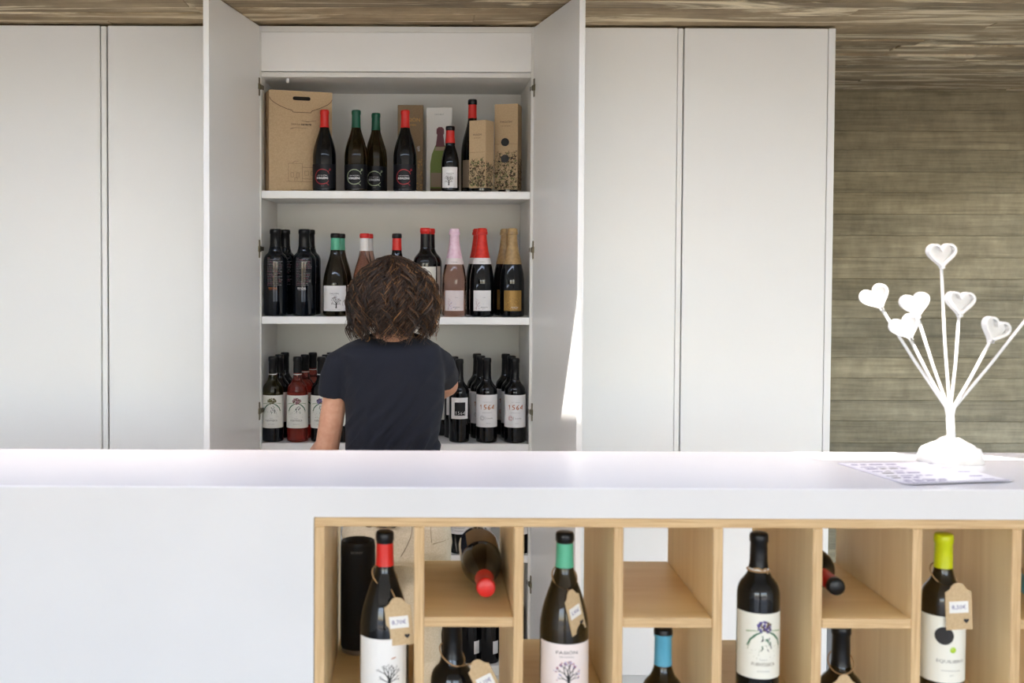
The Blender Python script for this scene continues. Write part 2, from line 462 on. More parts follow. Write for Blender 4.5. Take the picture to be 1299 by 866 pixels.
# the right-hand door of the open cupboard (needed for the second added opening)
def solve_angle(hx, sgn, px_target, py=400, wdt=.5):
    best = None
    for k in range(0, 300):
        a = R(k*.1)
        p = Vector((hx + sgn*wdt*math.sin(a), YC - wdt*math.cos(a), 0))
        q = at(px_target, py, p.y)
        e = abs(q.x - p.x)
        if best is None or e < best[0]: best = (e, a)
    return best[1]
HXL, HXR = at(330, 300, YC).x, at(675.5, 300, YC).x
AL = solve_angle(HXL, -1, 266); AR = solve_angle(HXR, 1, 732)
print('door angles', math.degrees(AL), math.degrees(AR), 'CEIL', CEIL, 'CT', CT, 'ZT', ZT)
def on_door(px, py):
    n = Vector((math.cos(AR), math.sin(AR), 0)); d = ray(px, py); o = Vector((HXR, YC, 0))
    return EYEP + d*((o-EYEP).dot(n)/d.dot(n))
dP = [on_door(732.3, 264), on_door(714, 430), on_door(705, 530), on_door(731.6, 532)]
hB = [sunup(p) for p in dP]
c_ = (sum(p[0] for p in hB)/4, sum(p[1] for p in hB)/4)
holeB = [hB[0], hB[1], hB[2], hB[3], (hB[3][0]+.006, hB[3][1]-.001), (hB[0][0]+.006, hB[0][1]-.004)]  # added opening, traced back from the sunlit sliver on the door
print('holeA', holeA); print('holeB', holeB)
def ceiling():
    from mathutils.geometry import delaunay_2d_cdt
    X0, X1, Y0, Y1 = XL-.2, XR+.2, YF-.2, YW+.2
    verts = [Vector((X0, Y0)), Vector((X1, Y0)), Vector((X1, Y1)), Vector((X0, Y1))]; edges = [(0, 1), (1, 2), (2, 3), (3, 0), (4, 5)]; verts += [Vector((X0, 2.93)), Vector((X1, 2.93))]
    #holeC = [(XL+.1, -.25), (XR-.1, -.25), (XR-.1, .15), (XL+.1, .15)]      # long roof light in front of the counter
    a_, b_, y0_, y1_ = sunup(Vector((.42, 2.86, 0))), sunup(Vector((2.4, 3.06, 0))), 0, 0
    holeD = [a_, (b_[0], a_[1]), b_, (a_[0], b_[1])]                          # added opening: sun on the hidden aisle floor brightens the cupboards
    a2, b2 = sunup(Vector((-1.9, 2.86, 0))), sunup(Vector((-.8, 3.08, 0)))
    holeE = [a2, (b2[0], a2[1]), b2, (a2[0], b2[1])]  # another added opening, lifts the brightness of the left doors
    a3, b3 = sunup(Vector((-.78, 2.77, 0))), sunup(Vector((.40, 3.04, 0)))
    holeG = [a3, (b3[0], a3[1]), b3, (a3[0], b3[1])]  # added opening between them, bounces sun into the open cupboard
    for hole in (holeA, holeB, holeD, holeE, holeG):
        b = len(verts); verts += [Vector(p) for p in hole]; edges += [(b+k, b+(k+1) % len(hole)) for k in range(len(hole))]
    v, e, f, *_ = delaunay_2d_cdt(verts, edges, [], 1, 1e-6)
    def inside(p, poly):
        r = False; j = len(poly)-1
        for i in range(len(poly)):
            if (poly[i][1] > p[1]) != (poly[j][1] > p[1]) and p[0] < (poly[j][0]-poly[i][0])*(p[1]-poly[i][1])/(poly[j][1]-poly[i][1])+poly[i][0]: r = not r
            j = i
        return r
    keep = []
    for q in f:
        c = (sum(v[i].x for i in q)/3, sum(v[i].y for i in q)/3)
        if not inside(c, holeA) and not inside(c, holeB) and not inside(c, holeD) and not inside(c, holeE) and not inside(c, holeG): keep.append(tuple(q))
    bm = bmesh.new(); bv = [bm.verts.new((p.x, p.y, CEIL)) for p in v]
    for q in keep: bm.faces.new([bv[i] for i in q])
    bmesh.ops.recalc_face_normals(bm, faces=bm.faces)
    ext = bmesh.ops.extrude_face_region(bm, geom=bm.faces[:])
    for g in ext['geom']:
        if isinstance(g, bmesh.types.BMVert): g.co.z += .012
    bmesh.ops.recalc_face_normals(bm, faces=bm.faces)
    me = bpy.data.meshes.new('ceiling'); bm.to_mesh(me); bm.free(); me.materials.append(M_ceil); me.materials.append(M_wallp)
    for q in me.polygons:
        if q.center.y < 2.93: q.material_index = 1          # unseen front part, made white to bounce light onto the cupboards
    return link('ceiling', me)
ce = st(ceiling())
rnd = random.Random(11)
y = 2.95
while y < YW-.005:
    h = rnd.uniform(.085, .115); y1 = min(YW-.004, y+h)
    x = XL; cuts = [x]
    while x < XR-.6: x += rnd.uniform(2.0, 3.6); cuts.append(min(x, XR))
    if cuts[-1] < XR: cuts.append(XR)
    for a, b in zip(cuts, cuts[1:]):
        if b-a < .05: continue
        d = rnd.uniform(.001, .009)
        box('board_course', (a+.0004, y+.0008, CEIL-d), (b-.0004, y1-.0008, CEIL+.004), M_ceil, ce, .001, 1)
    y = y1

# ------------------------------------------------------------ cupboards
CD = .40                                     # depth inside
ZB = .06
def px2x(px, Y=YC, py=300): return at(px, py, Y).x
def closed_unit(label, xa, xb, doors, side_px=None):
    t = thing('wall_cupboard', label, 'cupboard', ((xa+xb)/2, YC, 0), 0, None)
    ox = (xa+xb)/2
    B = lambda n, x0, x1, y0, y1, z0, z1, m_=M_white, bev=.0012: box(n, (x0-ox, y0-YC, z0), (x1-ox, y1-YC, z1), m_, t, bev, 1)
    B('side_panel', xa, xa+.019, YC+.022, YC+CD+.05, ZB, CT)
    B('side_panel', xb-.019, xb, YC+.022, YC+CD+.05, ZB, CT)
    B('top_panel', xa+.0195, xb-.0195, YC+.022, YC+CD+.05, CT-.025, CT)
    B('bottom_panel', xa+.0195, xb-.0195, YC+.022, YC+CD+.05, ZB, ZB+.025)
    B('back_panel', xa+.0195, xb-.0195, YC+CD+.03, YC+CD+.045, ZB+.026, CT-.026)
    B('plinth', xa, xb, YC+.05, YC+.07, 0, ZB-.001)
    for d in doors:
        x0, x1, g = d
        dr = B('door', x0, x1, YC, YC+.019, ZB+.003, CT-.001, M_white, .002)
        if g:                                # recessed finger pull along the closing edge
            w_ = .021
            gx0, gx1 = (x1+.0025, x1+w_) if g > 0 else (x0-w_, x0-.0025)
            o = box('finger_pull', (gx0-ox, .006, ZB+.003), (gx1-ox, .021, CT-.001), M_white, dr, .002, 1)
    return t
xs = px2x
U_L = closed_unit('closed white cupboard with two plain doors left of the open cupboard', xs(-58), xs(323.5),
            [(xs(-57), xs(127.5), 1), (xs(137.6), xs(322.5), 0)])
U_R = closed_unit('closed white cupboard with two plain doors between the open cupboard and the concrete wall', xs(680.5), xs(1056.5),
            [(xs(681.5), xs(857), 1), (xs(866), xs(1047), 0)])
box('end_panel', (xs(1047.8)-U_R.location.x, 0, ZB), (xs(1056.5)-U_R.location.x, .0215, CT), M_white, U_R, .0015, 1)

# the open cupboard
XI0, XI1 = xs(331.5), xs(672.5)
oc = thing('open_cupboard', 'open white cupboard with shelves full of wine bottles and both doors swung wide', 'cupboard', ((XI0+XI1)/2, YC, 0))
OX = oc.location.x
def OB(n, x0, x1, y0, y1, z0, z1, m_=M_inner, bev=.001): return box(n, (x0-OX, y0-YC, z0), (x1-OX, y1-YC, z1), m_, oc, bev, 1)
zsh = [at(500, y, YC).z for y in (242.3, 401.8, 562.5, 704)]
OB('side_panel', XI0-.0185, XI0, YC, YC+CD+.02, ZB, CT)
OB('side_panel', XI1, XI1+.0185, YC, YC+CD+.02, ZB, CT)
ztp = at(500, 98, YC).z
OB('top_board', XI0+.0003, XI1-.0003, YC+.001, YC+CD, ztp, ztp+.017)
OB('top_panel', XI0+.0003, XI1-.0003, YC+.001, YC+CD, CT-.02, CT)
OB('fascia', XI0+.0003, XI1-.0003, YC, YC+.018, ztp+.0195, CT-.0205, M_white)
OB('back_panel', XI0+.0003, XI1-.0003, YC+CD+.0005, YC+CD+.015, ZB+.026, CT-.001)
OB('bottom_panel', XI0+.0003, XI1-.0003, YC+.001, YC+CD, ZB, ZB+.035)
ZBOT = ZB+.035
OB('plinth', XI0-.018, XI1+.018, YC+.05, YC+.07, 0, ZB-.001)
for zz in zsh:
    OB('shelf', XI0+.0005, XI1-.0005, YC+.002, YC+CD, zz-.026, zz, M_white, .0015)
pin = lathe_me('shelf_pin', [(0, -.004), (.004, -.004), (.005, 0), (.005, .012), (0, .012)], M_capw, 10)
o = link('shelf_pin', pin, oc, (at(365, 99, YC+.03).x-OX, .03, ztp-.0125))
for hx, sgn, ang in ((HXL, -1, AL), (HXR, 1, AR)):
    # door slab: built along -Y from the hinge, inner face at x=0, turned about the hinge
    x0, x1 = (-.019, 0) if sgn < 0 else (0, .019)
    d = box('door', (x0, -.5, ZB+.003), (x1, -.004, CT-.001), M_white, oc, .002, 2)
    d.location = (hx-OX, 0, 0); d.rotation_euler = (0, 0, -ang if sgn < 0 else ang)
    for yy in (112, 317, 522, 740):
        zc = at(330, yy, YC).z + .004
        hm = bmesh.new()
        for lo, hi in (((-.0015*1, -.017, -.031), (.003, -.007, .031)), ((-.001, -.022, -.010), (.006, -.003, .010)), ((.002, -.012, -.0075), (.007, .022, .0075))):
            if sgn > 0: lo, hi = (-hi[0], lo[1], lo[2]), (-lo[0], hi[1], hi[2])
            b = box_me('t', lo, hi, M_brass, .001, 1); hm.from_mesh(b); bpy.data.meshes.remove(b)
        me = bpy.data.meshes.new('hinge'); hm.to_mesh(me); hm.free(); me.materials.append(M_brass)
        h = link('hinge', me, d, (0, 0, zc))

# ------------------------------------------------------------ counter and wine rack
XRK = at(398.5, 700, YB).x                   # left edge of the rack
PIT = (at(1158, 700, YB).x - at(525.5, 700, YB).x)/5
XCL, XCR = -1.75, XRK + .02 + PIT*8 + .03
ZR = at(540, 656.5, YB).z                    # underside of the worktop, top of the rack
ct = thing('counter', 'long white solid-surface counter across the whole front', 'counter', (0, YB, 0))
wt = box('worktop', (XCL, 0, ZR+.0005), (XCR, YT-YB, ZT), M_top, ct)
bm = bmesh.new(); bm.from_mesh(wt.data)
bmesh.ops.bevel(bm, geom=[e for e in bm.edges if all(abs(v.co.z-ZT) < 1e-4 for v in e.verts)], offset=.003, segments=3, affect='EDGES', profile=.5)
bm.to_mesh(wt.data); bm.free()
box('front_panel', (XCL, 0, 0), (XRK-.0008, .025, ZR+.0005), M_top, ct)
box('end_panel', (XCL, .0255, 0), (XCL+.025, YT-YB-.002, ZR), M_top, ct)
box('end_panel', (XRK-.026, .0255, 0), (XRK-.0008, YT-YB-.002, ZR), M_top, ct)
box('back_panel', (XCL+.0255, YT-YB-.03, .0), (XRK-.0265, YT-YB-.01, ZR), M_top, ct)
rk = thing('wine_rack', 'birch plywood wine rack of open cells set into the counter front', 'rack', (XRK, YB, 0))
TH = .0175; D = YT-YB-.004
XRE = XRK + .02 + PIT*8
ply('top_panel', (0, .0012, ZR-.0165), (XRE-XRK, D, ZR-.0002), M_plyh, M_edgeh, rk)
ZTP = ZR-.0168
zf_t = at(560, 783, YB).z                    # half-height shelf, top
zf_f = atz(663, 809, 0).z
ZFL = at(700, 809.5, YT).z                   # floor of the tall cells
ZLO = ZFL - (zf_t-ZFL) - .02                 # floor of the lower cells
ups = [0]                                    # left faces of the uprights
x_first = at(525.5, 700, YB).x - XRK
for k in range(7): ups.append(x_first + k*PIT)
ups.append(x_first+7*PIT)
ply('side_panel', (0, .0012, .06), (TH+.001, D, ZTP), M_plyv, M_edgev, rk)
for x in ups[1:]:
    ply('divider', (x, .0012, .06), (x+TH, D, ZTP), M_plyv, M_edgev, rk)
cells = []
for k in range(len(ups)-1):
    a = ups[k]+TH+.0006 + (.001 if k == 0 else 0); b = ups[k+1]-.0006
    cells.append((XRK+a, XRK+b))
    tops = (ZFL, ZLO-.18) if k % 2 == 0 else (zf_t, ZLO)
    for tz in tops: ply('shelf', (a, .0016, tz-TH), (b, D, tz), M_plyh, M_edgeh, rk)
    ply('bottom_panel', (a, .0016, .06), (b, D, .06+TH), M_plyh, M_edgeh, rk)
box('plinth', (.01, .04, 0), (XRE-XRK-.01, D-.04, .0595), M_top, rk)
print('cells', cells, 'ZFL', ZFL, 'zf', zf_t, 'ZLO', ZLO, 'ZR', ZR, 'PIT', PIT)
# ------------------------------------------------------------ bottles
def P_bordeaux(R_, H, rn=.0145, sh=.58, nk=.755):
    s = sh*H; n_ = nk*H; g = n_-s
    body = [(0, .0), (R_*.82, .0), (R_*.97, .0028), (R_, .008), (R_, s*.5), (R_, s)]
    shl = catmull([(R_, s), (R_*.975, s+g*.22), (R_*.86, s+g*.46), (R_*.62, s+g*.68), (rn*1.22, s+g*.88), (rn*1.03, s+g*1.12), (rn, s+g*1.4)], 4)
    neck = [(rn*.97, H*.945), (rn*1.07, H*.952), (rn*1.07, H*.985), (rn*1.0, H*.998), (rn*.9, H), (0, H)]
    return body + shl[1:] + neck
def P_burgundy(R_, H, rn=.0145, sh=.40, nk=.80):
    s = sh*H; g = nk*H-s
    body = [(0, .0), (R_*.82, .0), (R_*.97, .0028), (R_, .008), (R_, s*.5), (R_, s)]
    shl = catmull([(R_, s*.96), (R_*.985, s+g*.14), (R_*.9, s+g*.34), (R_*.74, s+g*.55), (R_*.56, s+g*.74), (rn*1.16, s+g*.93), (rn*1.02, s+g*1.1), (rn, s+g*1.25)], 4)
    neck = [(rn*.97, H*.945), (rn*1.07, H*.952), (rn*1.07, H*.985), (rn*1.0, H*.998), (rn*.9, H), (0, H)]
    return body + shl[1:] + neck
def P_cava(R_, H, rn=.0145, sh=.36, nk=.80):
    s = sh*H; g = nk*H-s
    body = [(0, .0), (R_*.82, .0), (R_*.97, .003), (R_, .009), (R_, s*.5), (R_, s)]
    shl = catmull([(R_, s*.96), (R_*.98, s+g*.16), (R_*.88, s+g*.38), (R_*.72, s+g*.6), (R_*.56, s+g*.82), (R_*.46, s+g*1.0), (rn*1.12, s+g*1.2)], 4)
    neck = [(rn*1.05, H*.925), (rn*1.3, H*.93), (rn*1.3, H*.955), (rn*1.18, H*.965), (rn*1.2, H*.985), (rn*.9, H), (0, H)]
    return body + shl[1:] + neck
def rad_at(prof, z):
    for (ra, za), (rb, zb) in zip(prof, prof[1:]):
        if za <= z <= zb and zb > za: return ra + (rb-ra)*(z-za)/(zb-za)
    return prof[-2][0]
def sub_prof(prof, z0, z1, off, top=False):
    pts = [(rad_at(prof, z0)+off, z0)]
    pts += [(r+off, z) for r, z in prof if z0 < z < z1 and r > 0]
    if top: pts += [(prof[-2][0]+off, z1+off), (0, z1+off)]
    else: pts += [(rad_at(prof, z1)+off, z1)]
    return pts
_MC = {}
def cached(key, fn):
    if key not in _MC: _MC[key] = fn()
    return _MC[key]

# label prints: each returns an Art in metres, u across, v from the label's lower edge
def art_ring(colour, name='BOBALIZING'):
    a = Art()
    a.ring(-.004, .041, .026, .0017, colour, 22, 330, 40); a.ring(-.004, .041, .0242, .0008, colour, 60, 300)
    a.line([(.016, .058), (.024, .066)], .0016, colour); a.line([(.010, .019), (.019, .012)], .0016, colour)
    a.ring(.023, .066, .003, .0012, colour, 0, 360, 8)
    a.text(name, -.004, .0365, .040, .0075, M_inkw, .03)
    a.text('VINO DE BOBAL', -.004, .0455, .036, .0032, M_inkw)
    a.text('2019', -.003, .009, .010, .0025, M_inkg)
    return a
def art_pasion_tree(big=1.0, seed=1, dots=None, off=.006):
    a = Art()
    a.text('PASI\u00d3N', 0, .061*big, .030*big, .0055*big, M_ink)
    a.text('DE BOBAL', 0, .0545*big, .020*big, .002*big, M_inkg)
    a.tree(off*big, .010*big, .036*big, M_ink, dots or (M_inkg, M_ink, M_inkma), seed)
    a.line([(-.024*big, .006*big), (.026*big, .006*big)], .0004, M_inkg)
    return a
def art_tree_only(h=.05, u=.010, seed=4):
    a = Art(); a.tree(u, .008, h, M_ink, (), seed)
    a.line([(u+.004, .066), (u+.012, .068)], .002, M_inko)
    return a
def art_cava(ink):
    a = Art(); rnd = random.Random(5)
    for _ in range(34):
        x = -.024 + abs(rnd.gauss(0, .011)); y = .006 + rnd.random()*.040*(1-(x+.024)/.05)
        a.disc(x, y, rnd.uniform(.0006, .0016), rnd.choice((M_inkpk, M_inkma, M_inkpl)), 5)
    a.line([(-.022, .004), (-.018, .018), (-.010, .030)], .0008, M_inkma); a.line([(-.018, .018), (-.021, .034)], .0007, M_inkma)
    a.text('PASI\u00d3N', .007, .013, .022, .004, ink); a.text('BRUT', .007, .0075, .008, .0018, M_inkg)
    a.text('CAVA', .006, .046, .010, .0022, M_inkg)
    return a
def art_cava_gold():
    a = Art(); rnd = random.Random(6)
    for _ in range(60): a.disc(rnd.uniform(-.026, .026), rnd.uniform(.004, .05), rnd.uniform(.0006, .0014), rnd.choice((M_inkbr, M_inkgo)), 5)
    a.text('PASI\u00d3N', .006, .013, .024, .0045, M_inkw); a.text('BRUT NATURE', .006, .0075, .018, .0018, M_inkw)
    for k in range(5): a.line([(.002, .024+k*.004), (.024, .024+k*.004)], .0005, M_inkbr)
    return a
def art_fuenteseca(bloom, seed):
    a = Art(); rnd = random.Random(seed)
    for _ in range(60):
        an = rnd.uniform(0, 6.28); r = rnd.random()**.5
        a.disc(.002+.0145*r*math.cos(an), .094+.0098*r*math.sin(an), rnd.uniform(.0016, .003), rnd.choice((bloom, M_inkpu if bloom is M_inkpu else bloom, M_inkbr)), 5)
    for s in (-1, 1):
        a.line([(.002+s*.004, .086), (.002+s*.016, .080), (.002+s*.026, .070), (.002+s*.032, .058)], [.0016, .0036, .0036, .002], M_inkgr)
        a.line([(.002+s*.008, .087), (.002+s*.020, .0865), (.002+s*.034, .084)], [.001, .0022, .0028], M_inksa)
        a.line([(.002+s*.026, .066), (.002+s*.031, .052)], .001, M_inkol)
    for _ in range(14):
        x0, y0 = .002+rnd.uniform(-.006, .012), .058+rnd.uniform(-.004, .022)
        a.line([(x0, y0), (x0+rnd.uniform(-.004, .004), y0-rnd.uniform(.003, .010))], [.0024, .0004], rnd.choice((M_ink, M_inkg, M_inkgr)))
    for _ in range(26): a.disc(rnd.uniform(-.026, .026), rnd.uniform(.036, .062), rnd.uniform(.0004, .0011), rnd.choice((M_inkg, M_inksa, M_inkol)), 5)
    a.text('FINCA', 0, .0345, .012, .002, M_inkg)
    a.text('FUENTESECA', 0, .0265, .042, .0058, M_inkbr); a.text('ECOLOGICO', 0, .014, .022, .0024, M_inkg)
    return a
def art_1564(ink, seal=None):
    seal = seal or M_inkg
    a = Art()
    digits = {'1': [[(.2, .75), (.5, 1), (.48, 0)]], '5': [[(.95, 1), (.3, .95), (.25, .55), (.8, .5), (.85, .2), (.1, 0)]],
              '6': [[(.9, 1), (.35, .7), (.15, .3), (.5, 0), (.9, .25), (.55, .5), (.2, .35)]], '4': [[(.95, .35), (.05, .3), (.85, 1), (.75, 0)]]}
    for i, c in enumerate('1564'):
        for st_ in digits[c]: a.line([(-.027+i*.014+x*.011, .062+y*.016) for x, y in st_], [.0022]+[.0028]*(len(st_)-2)+[.0014], ink)
    a.text('VIÑAS CENTENARIAS', 0, .088, .030, .0022, M_inkg); a.text('BODEGA ECOLOGICA', 0, .051, .032, .0024, M_inkg)
    a.ring(-.018, .032, .0075, .0012, seal, 0, 360, 18); a.ring(-.018, .032, .004, .0012, seal, 0, 300, 12)
    a.line([(-.007, .026), (-.007, .038)], .0008, M_inkg); a.text('Laude', .009, .032, .022, .0045, M_inkg)
    a.text('SYRAH', .004, .014, .014, .002, M_inkg)
    return a
def art_1564_black():
    a = Art()
    a.poly([(-.017, .012), (.021, .012), (.021, .058), (-.017, .058)], M_labk)
    b = art_1564(M_inkw)
    for i, c in enumerate('1564'):
        d = {'1': [(.2, .75), (.5, 1), (.48, 0)], '5': [(.95, 1), (.3, .95), (.25, .55), (.8, .5), (.85, .2), (.1, 0)],
             '6': [(.9, 1), (.35, .7), (.15, .3), (.5, 0), (.9, .25), (.55, .5), (.2, .35)], '4': [(.95, .35), (.05, .3), (.85, 1), (.75, 0)]}[c]
        a.line([(-.015+i*.0092+x*.0072, .0155+y*.011) for x, y in d], .0016, M_inkw)
    a.line([(-.016, .007), (.020, .007)], .0006, M_inkg)
    return a
def art_bercial(col, seed):
    a = Art(); rnd = random.Random(seed)
    for r in range(17):
        for s in range(2):
            x = -.024 + s*.026; n = rnd.randint(2, 4); y = .150 - r*.0058
            for _ in range(n):
                l = rnd.uniform(.003, .009); a.line([(x, y), (x+l, y)], .0016, M_inkg if rnd.random() < .75 else M_inkma); x += l+.0015
                if x > -.001+s*.026: break
    a.text('BERCIAL', -.004, .046, .030, .0065, col, .02); a.text('LADERA LOS CANTOS', -.004, .040, .026, .002, col)
    return a
def art_equilibrio():
    a = Art()
    a.disc(-.009, .085, .016, M_ink, 26); a.disc(.006, .060, .0055, M_inkli, 12); a.disc(.004, .062, .002, M_labc, 8)
    a.text('EQUILIBRIO', .004, .039, .050, .0068, M_inkg); a.text('SAUVIGNON BLANC', .004, .0225, .034, .0022, M_inkg); a.text('2022', .004, .014, .008, .0018, M_inkg)
    return a
def art_lines(w=.04, n=5):
    a = Art()
    for k in range(n): a.line([(-w/2, .012+k*.009), (w/2*(.6+.4*((k*7) % 3)/2), .012+k*.009)], .0012, M_inkg)
    return a
def art_red_bordeaux():
    a = Art(); rnd = random.Random(9)
    a.text('TEMPERAMENTO', -.004, .088, .040, .0042, M_inkg); a.text('BOBAL', -.004, .078, .018, .003, M_ink)
    for _ in range(40): a.disc(rnd.uniform(-.03, .03), rnd.uniform(.012, .066), rnd.uniform(.0006, .0018), rnd.choice((M_ink, M_inkg)), 5)
    return a

def bottle(label, loc, kind, group=None, rz=0, tilt=None):
    """A wine bottle: glass, capsule (one part per colour), label with its print, neck label."""
    k = KINDS_[kind]; prof = k['prof']; H = prof[-1][1]
    t = thing('wine_bottle', label, 'bottle', loc, rz, group)
    link('glass_body', cached((kind, 'g'), lambda: lathe_me('glass_body', prof, k['glass'], 30)), t)
    for i, (n_, z0, z1, m_) in enumerate(k['caps']):
        top = z1 >= .999
        link(n_, cached((kind, 'c', i), lambda: lathe_me(n_, sub_prof(prof, z0*H, z1*H, .0007+.0001*i, top), m_, 24)), t)
    for i, (n_, z0, z1, a0, a1, m_, art) in enumerate(k['labels']):
        off = .0007
        lb = link(n_, cached((kind, 'l', i), lambda: lathe_me(n_, sub_prof(prof, z0*H, z1*H, off), m_, 22, R(a0), R(a1))), t)
        if art:
            def mk():
                A = art(); ra = rad_at(prof, (z0+z1)/2*H)
                def fn(u, v):
                    z = z0*H + v; r = rad_at(prof, min(z, z1*H)) + off + .0004; th = u/ra
                    return (r*math.sin(th), -r*math.cos(th), z)
                return A.me('print', fn)
            link('print', cached((kind, 'p', i), mk), lb)
    if tilt is not None: t.rotation_euler = tilt
    return t
